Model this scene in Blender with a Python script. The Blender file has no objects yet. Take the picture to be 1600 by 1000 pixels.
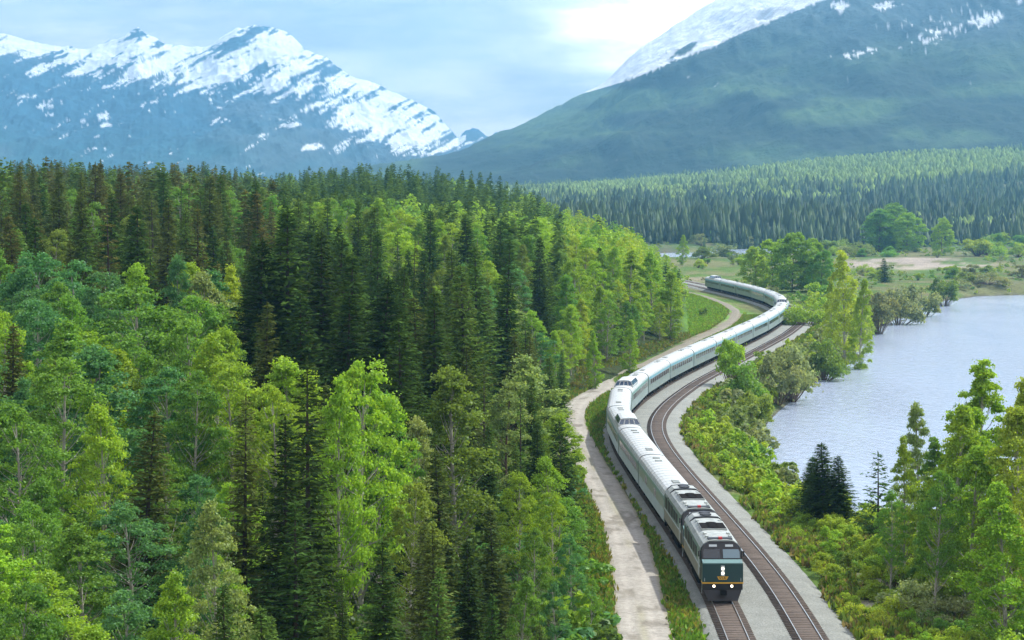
import bpy, math, random
import numpy as np
from mathutils import Vector, Matrix

# ---------------------------------------------------------------- camera, world, sun
C = bpy.context.scene.collection
scene = bpy.context.scene
FPX, HZ, CAMZ = 3400.0, 303.0, 31.0           # focal length in photo pixels, horizon row, eye height over the rails
PITCH = math.atan((500 - HZ) / FPX)
cam_d = bpy.data.cameras.new('camera'); cam = bpy.data.objects.new('camera', cam_d); C.objects.link(cam)
cam_d.sensor_width = 36.0; cam_d.lens = 36.0 * FPX / 1600.0
cam_d.clip_start = 1.0; cam_d.clip_end = 40000.0
cam.location = (0, 0, CAMZ); cam.rotation_euler = (math.radians(90) - PITCH, 0, 0)
scene.camera = cam
scene.view_settings.view_transform = 'Standard'; scene.view_settings.look = 'None'
scene.view_settings.gamma = 1.0; scene.view_settings.use_curve_mapping = False
scene.view_settings.exposure = 0.72
scene.cycles.max_bounces = 6; scene.cycles.diffuse_bounces = 3; scene.cycles.glossy_bounces = 2
scene.cycles.transmission_bounces = 4; scene.cycles.transparent_max_bounces = 6; scene.cycles.volume_bounces = 1
scene.cycles.use_denoising = True

SUN_AZ, SUN_EL = math.radians(56), math.radians(50)
world = bpy.data.worlds.new("World"); scene.world = world; world.use_nodes = True
wn = world.node_tree.nodes; wl = world.node_tree.links; wn.clear()
def wnode(t, **k):
    n = wn.new(t)
    for a, b in k.items(): setattr(n, a, b)
    return n
sky = wnode('ShaderNodeTexSky', sky_type='NISHITA', sun_disc=False, sun_elevation=SUN_EL, sun_rotation=SUN_AZ)
sky.dust_density = 1.5
geo = wnode('ShaderNodeTexCoord')
def dotdir(az, el):
    d = wnode('ShaderNodeVectorMath', operation='DOT_PRODUCT'); wl.new(geo.outputs['Generated'], d.inputs[0])
    d.inputs[1].default_value = (math.sin(az) * math.cos(el), math.cos(az) * math.cos(el), math.sin(el)); return d
nz = wnode('ShaderNodeTexNoise'); nz.inputs['Scale'].default_value = 5.0; nz.inputs['Detail'].default_value = 7.0; nz.inputs['Roughness'].default_value = .55
mp = wnode('ShaderNodeMapping'); mp.inputs['Scale'].default_value = (1.0, 1.0, 4.5); mp.inputs['Location'].default_value = (2.3, 0.4, 1.1)
wl.new(geo.outputs['Generated'], mp.inputs['Vector']); wl.new(mp.outputs[0], nz.inputs['Vector'])
cr = wnode('ShaderNodeMapRange'); cr.inputs['From Min'].default_value = .36; cr.inputs['From Max'].default_value = .62
cr.inputs['To Min'].default_value = .25; cr.inputs['To Max'].default_value = 1.0
wl.new(nz.outputs['Fac'], cr.inputs['Value'])
SKYS = 0.10
skm = wnode('ShaderNodeVectorMath', operation='SCALE'); skm.inputs['Scale'].default_value = SKYS
wl.new(sky.outputs[0], skm.inputs[0])
# bright glow added to the sky, standing for glare over the ridge, and a broad aureole around the sun
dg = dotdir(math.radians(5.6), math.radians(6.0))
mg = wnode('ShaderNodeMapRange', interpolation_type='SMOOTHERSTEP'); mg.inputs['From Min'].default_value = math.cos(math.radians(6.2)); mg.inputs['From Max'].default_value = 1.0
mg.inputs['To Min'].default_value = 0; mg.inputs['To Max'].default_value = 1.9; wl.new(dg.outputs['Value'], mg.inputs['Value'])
da = dotdir(SUN_AZ, SUN_EL)
pw = wnode('ShaderNodeMath', operation='POWER'); wl.new(da.outputs['Value'], pw.inputs[0]); pw.inputs[1].default_value = 6.0; pw.use_clamp = True
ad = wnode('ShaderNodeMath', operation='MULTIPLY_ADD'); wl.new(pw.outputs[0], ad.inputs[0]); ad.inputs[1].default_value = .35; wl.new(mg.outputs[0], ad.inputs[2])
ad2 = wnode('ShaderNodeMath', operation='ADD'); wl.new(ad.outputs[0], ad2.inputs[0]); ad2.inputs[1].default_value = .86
ccol = wnode('ShaderNodeVectorMath', operation='SCALE'); ccol.inputs[0].default_value = (1.10, 1.0, 1.02); 
nz2 = wnode('ShaderNodeTexNoise'); nz2.inputs['Scale'].default_value = 9.0; nz2.inputs['Detail'].default_value = 8.0; nz2.inputs['Roughness'].default_value = .6; wl.new(mp.outputs[0], nz2.inputs['Vector'])
cv = wnode('ShaderNodeMapRange'); cv.inputs['From Min'].default_value = .38; cv.inputs['From Max'].default_value = .62; cv.inputs['To Min'].default_value = .62; cv.inputs['To Max'].default_value = 1.35; wl.new(nz2.outputs['Fac'], cv.inputs['Value'])
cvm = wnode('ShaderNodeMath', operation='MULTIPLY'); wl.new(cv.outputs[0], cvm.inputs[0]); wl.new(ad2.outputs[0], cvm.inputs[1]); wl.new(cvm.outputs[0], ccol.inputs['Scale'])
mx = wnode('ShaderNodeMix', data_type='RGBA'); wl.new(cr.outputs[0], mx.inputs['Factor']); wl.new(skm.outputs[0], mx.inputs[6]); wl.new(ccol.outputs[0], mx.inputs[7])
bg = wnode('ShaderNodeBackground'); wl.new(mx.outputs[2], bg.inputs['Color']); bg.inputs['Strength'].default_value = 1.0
wo = wnode('ShaderNodeOutputWorld'); wl.new(bg.outputs[0], wo.inputs['Surface'])

sun_d = bpy.data.lights.new('sun', 'SUN'); sun = bpy.data.objects.new('sun', sun_d); C.objects.link(sun)
sun_d.energy = 3.6; sun_d.angle = math.radians(1.2); sun_d.color = (1.0, .96, .88)
sd = Vector((math.sin(SUN_AZ) * math.cos(SUN_EL), math.cos(SUN_AZ) * math.cos(SUN_EL), math.sin(SUN_EL)))
sun.rotation_euler = sd.to_track_quat('Z', 'Y').to_euler()

# ---------------------------------------------------------------- helpers
def at_z(x, y, z=0.0):
    """point of the place on level z that the photo shows at pixel (x, y): used to survey the ground plan"""
    u = (x - 800) / FPX; v = -(y - 500) / FPX
    dx, dy, dz = u, math.cos(PITCH) + v * math.sin(PITCH), -math.sin(PITCH) + v * math.cos(PITCH)
    t = (z - CAMZ) / dz
    return (dx * t, dy * t)
def height_at(y, Y):
    v = -(y - 500) / FPX
    return CAMZ + Y * (-math.sin(PITCH) + v * math.cos(PITCH)) / (math.cos(PITCH) + v * math.sin(PITCH))
def project(X, Y, Z):
    dz = Z - CAMZ
    f = Y * math.cos(PITCH) - dz * math.sin(PITCH); u = Y * math.sin(PITCH) + dz * math.cos(PITCH)
    return 800 + FPX * X / f, 500 - FPX * u / f

def link(name, me, parent=None, loc=None):
    o = bpy.data.objects.new(name, me); C.objects.link(o)
    if parent is not None: o.parent = parent
    if loc is not None: o.location = loc
    return o
def tag(o, label=None, cat=None, group=None, kind=None):
    if label: o['label'] = label
    if cat: o['category'] = cat
    if group: o['group'] = group
    if kind: o['kind'] = kind
    return o
def np_mesh(name, V, F, mats, midx=None, smooth=False):
    V = np.asarray(V, np.float32); me = bpy.data.meshes.new(name)
    Fs = F if isinstance(F, list) else [F]
    Fs = [np.asarray(f, np.int32) for f in Fs if len(f)]
    nl = sum(f.size for f in Fs); npoly = sum(len(f) for f in Fs)
    me.vertices.add(len(V)); me.vertices.foreach_set('co', V.ravel())
    me.loops.add(nl); me.loops.foreach_set('vertex_index', np.concatenate([f.ravel() for f in Fs]))
    me.polygons.add(npoly)
    tot = np.concatenate([np.full(len(f), f.shape[1], np.int32) for f in Fs])
    st = np.concatenate([[0], np.cumsum(tot)[:-1]]).astype(np.int32)
    me.polygons.foreach_set('loop_start', st)
    try: me.polygons.foreach_set('loop_total', tot)
    except Exception: pass
    for m in mats: me.materials.append(m)
    if midx is not None: me.polygons.foreach_set('material_index', np.asarray(midx, np.int32))
    if smooth: me.polygons.foreach_set('use_smooth', np.ones(npoly, bool))
    me.update(calc_edges=True); me.validate()
    return me
def grid_faces(nr, nc, wrap=False):
    r = np.arange(nr - 1)[:, None]; c = np.arange(nc if wrap else nc - 1)[None, :]
    c2 = (c + 1) % nc
    a = r * nc + c; b = r * nc + c2; d = (r + 1) * nc + c; e = (r + 1) * nc + c2
    return np.stack([a, b, e, d], -1).reshape(-1, 4)
def color_attr(me, name, cols):
    a = me.color_attributes.new(name, 'FLOAT_COLOR', 'POINT')
    c = np.ones((len(cols), 4), np.float32); c[:, :3] = cols
    a.data.foreach_set('color', c.ravel())

class MB:
    """collects shapes into one mesh"""
    def __init__(s): s.v = []; s.f = []; s.m = []
    def add(s, vs, fs, m=0):
        k = len(s.v); s.v += [tuple(p) for p in vs]; s.f += [tuple(i + k for i in f) for f in fs]; s.m += [m] * len(fs)
    def box(s, x0, x1, y0, y1, z0, z1, m=0, ch=0.0):
        if ch <= 0:
            s.add([(x, y, z) for x in (x0, x1) for y in (y0, y1) for z in (z0, z1)],
                  [(0, 1, 3, 2), (4, 6, 7, 5), (0, 4, 5, 1), (2, 3, 7, 6), (0, 2, 6, 4), (1, 5, 7, 3)], m); return
        pr = [(x0 + ch, z0), (x1 - ch, z0), (x1, z0 + ch), (x1, z1 - ch), (x1 - ch, z1), (x0 + ch, z1), (x0, z1 - ch), (x0, z0 + ch)]
        s.prism([(a, b) for a, b in pr], y0, y1, m)
    def prism(s, prof, y0, y1, m=0, cap=True):
        """profile in x-z run along y"""
        n = len(prof)
        vs = [(a, y0, b) for a, b in prof] + [(a, y1, b) for a, b in prof]
        fs = [(i, (i + 1) % n, (i + 1) % n + n, i + n) for i in range(n)]
        if cap: fs += [tuple(range(n - 1, -1, -1)), tuple(range(n, 2 * n))]
        s.add(vs, fs, m)
    def cyl(s, p, q, r0, r1=None, n=12, m=0):
        r1 = r0 if r1 is None else r1
        p = Vector(p); q = Vector(q); d = (q - p).normalized(); a = d.orthogonal().normalized(); b = d.cross(a)
        vs = [p + (a * math.cos(t) + b * math.sin(t)) * r0 for t in [2 * math.pi * i / n for i in range(n)]]
        vs += [q + (a * math.cos(t) + b * math.sin(t)) * r1 for t in [2 * math.pi * i / n for i in range(n)]]
        s.add(vs, [(i, (i + 1) % n, (i + 1) % n + n, i + n) for i in range(n)] + [tuple(range(n - 1, -1, -1)), tuple(range(n, 2 * n))], m)
    def mesh(s, name, mats, smooth=False):
        me = bpy.data.meshes.new(name); me.from_pydata(s.v, [], s.f)
        for m in mats: me.materials.append(m)
        me.polygons.foreach_set('material_index', s.m)
        if smooth: me.polygons.foreach_set('use_smooth', [True] * len(s.f))
        me.update(); return me
    def build(s, name, mats, parent=None, smooth=False):
        return link(name, s.mesh(name, mats if isinstance(mats, (list, tuple)) else [mats], smooth), parent)

# numpy noise
def _hash(ix, iy, seed):
    h = (ix.astype(np.int64) * 374761393 + iy.astype(np.int64) * 668265263 + seed * 1442695041) & 0xffffffff
    h = ((h ^ (h >> 13)) * 1274126177) & 0xffffffff
    return ((h ^ (h >> 16)) & 0xffff) / 65535.0
def vnoise(x, y, seed=0):
    x = np.asarray(x, float); y = np.asarray(y, float)
    ix = np.floor(x); iy = np.floor(y); fx = x - ix; fy = y - iy
    fx = fx * fx * (3 - 2 * fx); fy = fy * fy * (3 - 2 * fy)
    a = _hash(ix, iy, seed); b = _hash(ix + 1, iy, seed); c = _hash(ix, iy + 1, seed); d = _hash(ix + 1, iy + 1, seed)
    return (a * (1 - fx) + b * fx) * (1 - fy) + (c * (1 - fx) + d * fx) * fy
def fbm(x, y, seed=0, o=5, g=.5):
    s = 0; a = 1; t = 0
    for k in range(o):
        s = s + a * vnoise(x * 2 ** k + 17.3 * k, y * 2 ** k + 5.1 * k, seed + k); t += a; a *= g
    return s / t
def ridged(x, y, seed=0, o=5, g=.5):
    s = 0; a = 1; t = 0
    for k in range(o):
        s = s + a * (1 - np.abs(2 * vnoise(x * 2 ** k + 9.3 * k, y * 2 ** k + 3.7 * k, seed + k) - 1)); t += a; a *= g
    return s / t
def sstep(a, b, x):
    t = np.clip((x - a) / (b - a), 0, 1); return t * t * (3 - 2 * t)

def dist_poly(X, Y, P, closed=False):
    """distance of points to a polyline and the nearest position along it"""
    P = np.asarray(P, float); n = len(P) if closed else len(P) - 1
    best = np.full(np.shape(X), 1e9)
    for i in range(n):
        a = P[i]; b = P[(i + 1) % len(P)]; d = b - a; L = d @ d + 1e-9
        t = np.clip(((X - a[0]) * d[0] + (Y - a[1]) * d[1]) / L, 0, 1)
        e = np.hypot(X - a[0] - t * d[0], Y - a[1] - t * d[1]); best = np.minimum(best, e)
    return best
def inside(X, Y, P):
    P = np.asarray(P, float); r = np.zeros(np.shape(X), bool); n = len(P)
    for i in range(n):
        x0, y0 = P[i]; x1, y1 = P[(i + 1) % n]
        if y0 == y1: continue
        c = (y0 > Y) != (y1 > Y)
        r ^= c & (X < (x1 - x0) * (Y - y0) / (y1 - y0) + x0)
    return r

# ---------------------------------------------------------------- materials
MATS = {}
def mat(name, col=(.5, .5, .5), rough=.6, metal=0.0, noise=0.0, scale=3.0, bump=0.0, spec=.5, emit=None, coat=0.0, two=None):
    m = bpy.data.materials.new(name); m.use_nodes = True; nt = m.node_tree; b = nt.nodes['Principled BSDF']
    b.inputs['Base Color'].default_value = (*col, 1); b.inputs['Roughness'].default_value = rough; b.inputs['Metallic'].default_value = metal
    b.inputs['Specular IOR Level'].default_value = spec; b.inputs['Coat Weight'].default_value = coat
    if noise or bump or two:
        tc = nt.nodes.new('ShaderNodeTexCoord'); n = nt.nodes.new('ShaderNodeTexNoise'); n.inputs['Scale'].default_value = scale; n.inputs['Detail'].default_value = 6
        n.inputs['Roughness'].default_value = .65
        nt.links.new(tc.outputs['Object'], n.inputs['Vector'])
        if noise or two:
            r = nt.nodes.new('ShaderNodeMapRange'); r.inputs['From Min'].default_value = .3; r.inputs['From Max'].default_value = .7
            nt.links.new(n.outputs['Fac'], r.inputs['Value'])
            mix = nt.nodes.new('ShaderNodeMix'); mix.data_type = 'RGBA'; nt.links.new(r.outputs[0], mix.inputs['Factor'])
            c2 = two or tuple(min(1, c * (1 + noise)) for c in col); c1 = col if two else tuple(c * (1 - noise) for c in col)
            mix.inputs[6].default_value = (*c1, 1); mix.inputs[7].default_value = (*c2, 1)
            nt.links.new(mix.outputs[2], b.inputs['Base Color'])
        if bump:
            bp = nt.nodes.new('ShaderNodeBump'); bp.inputs['Strength'].default_value = 1.0; bp.inputs['Distance'].default_value = bump
            nt.links.new(n.outputs['Fac'], bp.inputs['Height']); nt.links.new(bp.outputs[0], b.inputs['Normal'])
    if emit: b.inputs['Emission Color'].default_value = (*emit[:3], 1); b.inputs['Emission Strength'].default_value = emit[3]
    MATS[name] = m; return m

def leaf_mat(name, transl=.45, rough=.5, var=.35, attr=None, glos=.02):
    """foliage: the object's own colour (or a stored tint), varied leaf by leaf, with light coming through the blades"""
    m = bpy.data.materials.new(name); m.use_nodes = True; nt = m.node_tree; N = nt.nodes; L = nt.links; N.clear()
    if attr: src = N.new('ShaderNodeAttribute'); src.attribute_name = attr; col = src.outputs['Color']
    else: src = N.new('ShaderNodeObjectInfo'); col = src.outputs['Color']
    g = N.new('ShaderNodeNewGeometry')
    mr = N.new('ShaderNodeMapRange'); L.new(g.outputs['Random Per Island'], mr.inputs['Value']); mr.inputs['To Min'].default_value = 1 - var; mr.inputs['To Max'].default_value = 1 + var
    sc = N.new('ShaderNodeVectorMath'); sc.operation = 'SCALE'; L.new(col, sc.inputs[0]); L.new(mr.outputs[0], sc.inputs['Scale'])
    tc = N.new('ShaderNodeTexCoord'); nz = N.new('ShaderNodeTexNoise'); nz.inputs['Scale'].default_value = .6; nz.inputs['Detail'].default_value = 2
    L.new(tc.outputs['Object'], nz.inputs['Vector'])
    rr = N.new('ShaderNodeMapRange'); rr.inputs['From Min'].default_value = .35; rr.inputs['From Max'].default_value = .65; L.new(nz.outputs['Fac'], rr.inputs['Value'])
    mul = N.new('ShaderNodeVectorMath'); mul.operation = 'MULTIPLY'; L.new(sc.outputs[0], mul.inputs[0]); mul.inputs[1].default_value = (1.14, 1.05, .88)
    mx = N.new('ShaderNodeMix'); mx.data_type = 'RGBA'; L.new(rr.outputs[0], mx.inputs['Factor']); L.new(sc.outputs[0], mx.inputs[6]); L.new(mul.outputs[0], mx.inputs[7])
    d = N.new('ShaderNodeBsdfDiffuse'); L.new(mx.outputs[2], d.inputs['Color'])
    t = N.new('ShaderNodeBsdfTranslucent'); tm = N.new('ShaderNodeVectorMath'); tm.operation = 'MULTIPLY'; L.new(mx.outputs[2], tm.inputs[0]); tm.inputs[1].default_value = (1.25, 1.15, .6); L.new(tm.outputs[0], t.inputs['Color'])
    s1 = N.new('ShaderNodeMixShader'); s1.inputs[0].default_value = transl; L.new(d.outputs[0], s1.inputs[1]); L.new(t.outputs[0], s1.inputs[2])
    gl = N.new('ShaderNodeBsdfGlossy'); gl.inputs['Roughness'].default_value = rough; gl.inputs['Color'].default_value = (.8, .9, .9, 1)
    s2 = N.new('ShaderNodeMixShader'); s2.inputs[0].default_value = glos; L.new(s1.outputs[0], s2.inputs[1]); L.new(gl.outputs[0], s2.inputs[2])
    o = N.new('ShaderNodeOutputMaterial'); L.new(s2.outputs[0], o.inputs['Surface'])
    MATS[name] = m; return m

LEAF = leaf_mat('broad_leaves', .5)
NEEDLE = leaf_mat('needles', .28, .6, .45, glos=0.0)
LEAF_A = leaf_mat('broad_leaves_mass', .45, attr='tint')
NEEDLE_A = leaf_mat('needles_mass', .28, attr='tint', glos=0.0)
GRASSM = leaf_mat('grass_blades', .4, attr='tint')
BARK_D = mat('dark_bark', (.055, .042, .032), .9, noise=.35, scale=6)
BARK_W = mat('white_bark', (.50, .48, .42), .8, scale=2.5, two=(.20, .18, .15))
STEM = mat('shrub_stems', (.13, .09, .06), .9, noise=.3)

# ---------------------------------------------------------------- ground plan: tracks, road, lake, forest edge
def smooth_path(pts, step=1.0, sig=7.0):
    P = np.asarray(pts, float); seg = np.hypot(*np.diff(P, axis=0).T); s = np.concatenate([[0], np.cumsum(seg)])
    q = np.arange(0, s[-1], step); R = np.stack([np.interp(q, s, P[:, 0]), np.interp(q, s, P[:, 1])], 1)
    k = np.arange(-int(3 * sig / step), int(3 * sig / step) + 1) * step; w = np.exp(-k * k / (2 * sig * sig)); w /= w.sum()
    pad = len(k) // 2
    ext = np.concatenate([R[0] + (R[0] - R[1]) * np.arange(pad, 0, -1)[:, None], R, R[-1] + (R[-1] - R[-2]) * np.arange(1, pad + 1)[:, None]])
    R = np.stack([np.convolve(ext[:, 0], w, 'valid'), np.convolve(ext[:, 1], w, 'valid')], 1)
    return R
def offset(P, d):
    T = np.gradient(P, axis=0); T /= np.hypot(T[:, 0], T[:, 1])[:, None]
    return P + np.stack([T[:, 1], -T[:, 0]], 1) * d      # +d = right-hand side going away from the camera
TRACK_A = smooth_path([(12, 10), (14.3, 90), (15.7, 145), (16.1, 166), (16.0, 179), (15.6, 193), (15.0, 212), (14.2, 235), (13.6, 257), (13.5, 275), (14.1, 292), (15.9, 308),
                       (18.6, 325), (21.6, 340), (25.3, 358), (32.4, 387), (39.7, 416), (47.5, 448), (55.6, 481), (63.8, 520), (68.9, 551), (71.4, 579), (72.0, 606),
                       (70.8, 640), (68.0, 674), (64.4, 712), (60.5, 750), (54, 800), (46, 850), (34, 910), (15, 980), (-20, 1060)], sig=9)
TRACK_B = offset(TRACK_A, 5.1)
ROAD = smooth_path([(9.0, 60), (9.4, 110)] + [at_z(x, y, -.5) for x, y in [(1006, 1000), (996, 912), (978, 830), (955, 780), (930, 736), (908, 695), (892, 660), (897, 634), (925, 615), (955, 602)]]
                   + [(15.2, 372), (23.5, 398), (31, 432), (39.5, 470), (49, 510), (56, 550), (60.5, 585), (61.5, 620), (60, 665), (56, 705)], sig=6)
LAKE = [at_z(x, y, -5) for x, y in [(1212, 743), (1194, 715), (1189, 688), (1190, 660), (1212, 632), (1236, 612), (1257, 597), (1302, 570), (1345, 540), (1372, 513), (1414, 493), (1472, 471), (1530, 463), (1600, 461), (1750, 457)]] \
    + [(420, 700), (420, 120), (110, 130), (75, 200)] + [at_z(x, y, -5) for x, y in [(1600, 880), (1450, 860), (1350, 838), (1270, 798)]]
RIVER = [at_z(x, y, -5) for x, y in [(1060, 409), (1130, 408), (1175, 403), (1250, 398), (1310, 397), (1400, 393), (1480, 388), (1900, 384), (1900, 376), (1480, 377), (1400, 379), (1290, 384), (1200, 385), (1140, 388), (1085, 395), (900, 396), (900, 401)]]
FOREST = [at_z(x, y, 0) for x, y in [(948, 1040), (941, 960), (936, 880), (925, 820), (905, 760), (884, 705), (872, 660), (878, 630), (905, 606), (950, 590), (1000, 561), (1045, 541), (1074, 520), (1078, 490), (1068, 455), (1048, 437), (1020, 418), (985, 402), (900, 392)]] \
    + [(-60, 1500), (-900, 1500), (-500, 30), (3, 30), (4.5, 100)]
TA4 = TRACK_A[::6]; TB4 = TRACK_B[::6]; RO4 = ROAD[::5]
_bz = [(0, 0), (110, 2), (150, 4), (200, 8.5), (260, 12), (330, 17), (450, 20), (600, 18), (800, 20), (1000, 27), (1300, 26), (1500, 14), (1800, 0), (1e5, 0)]
def foot(X, Y):
    az = X / np.maximum(Y, 1)
    k = .35 + .65 * sstep(-.02, .24, az)
    return 112 * sstep(1600, 4200, Y) * k + 20 * (fbm(X / 700, Y / 500, 31, 4) - .5) * sstep(1700, 2600, Y)
def ground(X, Y):
    X = np.asarray(X, float); Y = np.asarray(Y, float)
    dt = np.minimum(dist_poly(X, Y, TA4), dist_poly(X, Y, TB4)); dr = dist_poly(X, Y, RO4)
    near = np.minimum(dt - 3.6, dr - 2.4)
    z = -.62 + .9 * (fbm(X / 14, Y / 14, 3, 4) - .5) * sstep(.5, 9, near)
    fin = inside(X, Y, FOREST); df = np.where(fin, dist_poly(X, Y, FOREST, True), 0)
    B = np.interp(Y, [a for a, b in _bz], [b for a, b in _bz])
    z = z + B * (1 - np.exp(-df / 52)) + 3.2 * (fbm(X / 30, Y / 30, 7, 4) - .5) * sstep(3, 30, df)
    # rocky cut in the hillside
    z = z + foot(X, Y) - 1.6 * sstep(700, 900, Y) * (1 - sstep(1500, 1700, Y)) * (df <= 0)
    for P, sl in ((LAKE, .30), (RIVER, .25)):
        i = inside(X, Y, P); d = dist_poly(X, Y, P, True)
        wob = .5 * (fbm(X / 6, Y / 6, 11, 3) - .5)
        z = np.where(i, -5.15 - np.minimum(d * .3, 2.5), np.minimum(z, -5.02 + (d + np.maximum(wob * 3, -d)) * sl))
    z = np.maximum(z, -.62 - .50 * np.clip(near - .6, 0, 40))
    return z
# ---------------------------------------------------------------- the ground sheet
def ground_fast(X, Y):
    sh = np.shape(X); X = np.ravel(X).astype(float); Y = np.ravel(Y).astype(float); out = np.zeros(len(X))
    return ground(X, Y).reshape(sh)
_nr = 470
rad = np.concatenate([[2, 10, 20, 35, 55, 75, 92], np.geomspace(105, 900, 360), np.geomspace(912, 12000, _nr - 367)])
azs = np.radians(np.concatenate([np.linspace(-176, -26, 26), np.linspace(-24, -15, 24), np.linspace(-14.5, 14.5, 400), np.linspace(15, 24, 24), np.linspace(26, 176, 26)]))
nA = len(azs)
RR, AA = np.meshgrid(rad, azs, indexing='ij'); GX = RR * np.sin(AA); GY = RR * np.cos(AA)
GZ = np.zeros_like(GX); vis = (GY < 1250) & (GY > -60)
_full = ground(GX[vis], GY[vis]); GZ[vis] = _full
o_ = ~vis; _dtmp = (TA4, TB4, RO4); TA4 = TB4 = RO4 = np.array([[0, 5e4], [1, 5e4]])
GZ[o_] = ground(GX[o_], GY[o_]); TA4, TB4, RO4 = _dtmp
V = np.stack([GX, GY, GZ], -1).reshape(-1, 3)
F = grid_faces(len(rad), nA, True)
gx, gy, gz = V[:, 0], V[:, 1], V[:, 2]
def lerpc(a, b, t): return a * (1 - t[:, None]) + np.asarray(b) * t[:, None]
n1 = fbm(gx / 9, gy / 9, 51, 5); n2 = fbm(gx / 45, gy / 45, 52, 4); n3 = fbm(gx / 3, gy / 3, 53, 3)
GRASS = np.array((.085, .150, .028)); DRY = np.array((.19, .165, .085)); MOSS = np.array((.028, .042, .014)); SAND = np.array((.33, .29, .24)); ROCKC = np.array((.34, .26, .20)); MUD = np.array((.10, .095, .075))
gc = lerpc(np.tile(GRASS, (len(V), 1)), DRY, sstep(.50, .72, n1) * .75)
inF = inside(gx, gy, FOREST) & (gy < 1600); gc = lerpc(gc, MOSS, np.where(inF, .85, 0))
gc = lerpc(gc, (.05, .085, .03), sstep(900, 1500, gy) * .6); gc = lerpc(gc, (.17, .17, .08), sstep(.48, .62, fbm(gx / 18, gy / 50, 59, 4)) * sstep(500, 620, gy) * .8 * (~inF))
# bare earth and stones of the slope by the near right-hand bank
def patch(poly, z, soft=2.0):
    P = [at_z(x, y, z) for x, y in poly]; i = inside(gx, gy, P); d = dist_poly(gx, gy, P, True)
    return np.where(i, 1, np.clip(1 - d / soft, 0, 1)) 
bare = patch([(1330, 905), (1385, 930), (1450, 960), (1500, 1010), (1345, 1010)], -1.5) * sstep(.42, .55, n3 * .5 + n1 * .5)
gc = lerpc(gc, (.31, .28, .23), bare)
sandb = patch([(1335, 408), (1440, 403), (1530, 408), (1535, 417), (1420, 421), (1340, 418)], -2.5, 10); gc = lerpc(gc, SAND, np.clip(sandb, 0, 1) * sstep(.34, .48, fbm(gx / 14, gy / 40, 58, 4)))
sandb = patch([(1060, 428), (1100, 424), (1102, 430), (1062, 436)], 0, 5); gc = lerpc(gc, (.26, .23, .16), np.clip(sandb, 0, 1) * .7)
clear = patch([(1085, 455), (1100, 462), (1165, 487), (1150, 500), (1090, 520), (1080, 500), (1085, 480)], 0, 4); gc = lerpc(gc, (.14, .30, .04), np.clip(clear, 0, 1) * .9)
tri = patch([(1100, 462), (1168, 492), (1135, 506), (1090, 527), (1060, 535), (1100, 515), (1150, 492)], 0, 2); gc = lerpc(gc, (.24, .21, .16), np.clip(tri, 0, 1) * sstep(.3, .5, n1))
meadow = patch([(1180, 450), (1330, 455), (1345, 520), (1290, 500), (1250, 470)], 0, 8); gc = lerpc(gc, (.11, .17, .035), np.clip(meadow, 0, 1) * .8)
sunny = patch([(1340, 292), (1450, 284), (1500, 292), (1470, 302), (1350, 302)], 20, 60); 
shore = np.clip(1 - (gz + 5.0) / .55, 0, 1) * (gz > -6); gc = lerpc(gc, MUD, shore)
# worn earth at the foot of the forest, with grey ballast dust near the rails
dtk = np.full(len(V), 99.0); m_ = (gy < 1000) & (gy > 0) & (np.abs(gx) < 120)
dtk[m_] = np.minimum(dist_poly(gx[m_], gy[m_], TA4), dist_poly(gx[m_], gy[m_], TB4))
gc = lerpc(gc, (.17, .165, .14), np.clip(1 - (dtk - 2.2) / .6, 0, 1) * .6)
gc *= (.8 + .4 * n2)[:, None]
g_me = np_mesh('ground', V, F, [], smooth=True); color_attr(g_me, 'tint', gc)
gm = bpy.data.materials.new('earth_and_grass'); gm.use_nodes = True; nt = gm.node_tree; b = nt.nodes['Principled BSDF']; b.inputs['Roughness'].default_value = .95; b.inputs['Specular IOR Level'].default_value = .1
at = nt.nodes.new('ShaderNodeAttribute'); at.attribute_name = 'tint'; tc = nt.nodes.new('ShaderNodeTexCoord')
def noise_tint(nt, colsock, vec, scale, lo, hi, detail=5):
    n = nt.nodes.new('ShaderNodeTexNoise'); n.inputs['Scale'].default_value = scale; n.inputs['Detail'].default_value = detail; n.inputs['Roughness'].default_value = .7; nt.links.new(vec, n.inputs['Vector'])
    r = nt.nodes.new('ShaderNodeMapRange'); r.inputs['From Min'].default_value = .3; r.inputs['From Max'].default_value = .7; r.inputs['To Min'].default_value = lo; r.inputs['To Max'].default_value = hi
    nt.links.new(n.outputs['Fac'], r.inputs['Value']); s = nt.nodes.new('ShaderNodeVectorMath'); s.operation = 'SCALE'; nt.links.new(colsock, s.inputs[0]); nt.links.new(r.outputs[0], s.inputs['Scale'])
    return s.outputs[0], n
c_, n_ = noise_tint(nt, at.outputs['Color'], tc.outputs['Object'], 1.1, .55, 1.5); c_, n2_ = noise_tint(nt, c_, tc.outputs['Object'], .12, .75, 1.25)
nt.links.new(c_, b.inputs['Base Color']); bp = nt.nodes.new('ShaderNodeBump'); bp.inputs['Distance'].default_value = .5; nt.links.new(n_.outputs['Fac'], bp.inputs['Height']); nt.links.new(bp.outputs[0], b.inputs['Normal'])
g_me.materials.append(gm); tag(link('ground', g_me), kind='structure')

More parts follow.
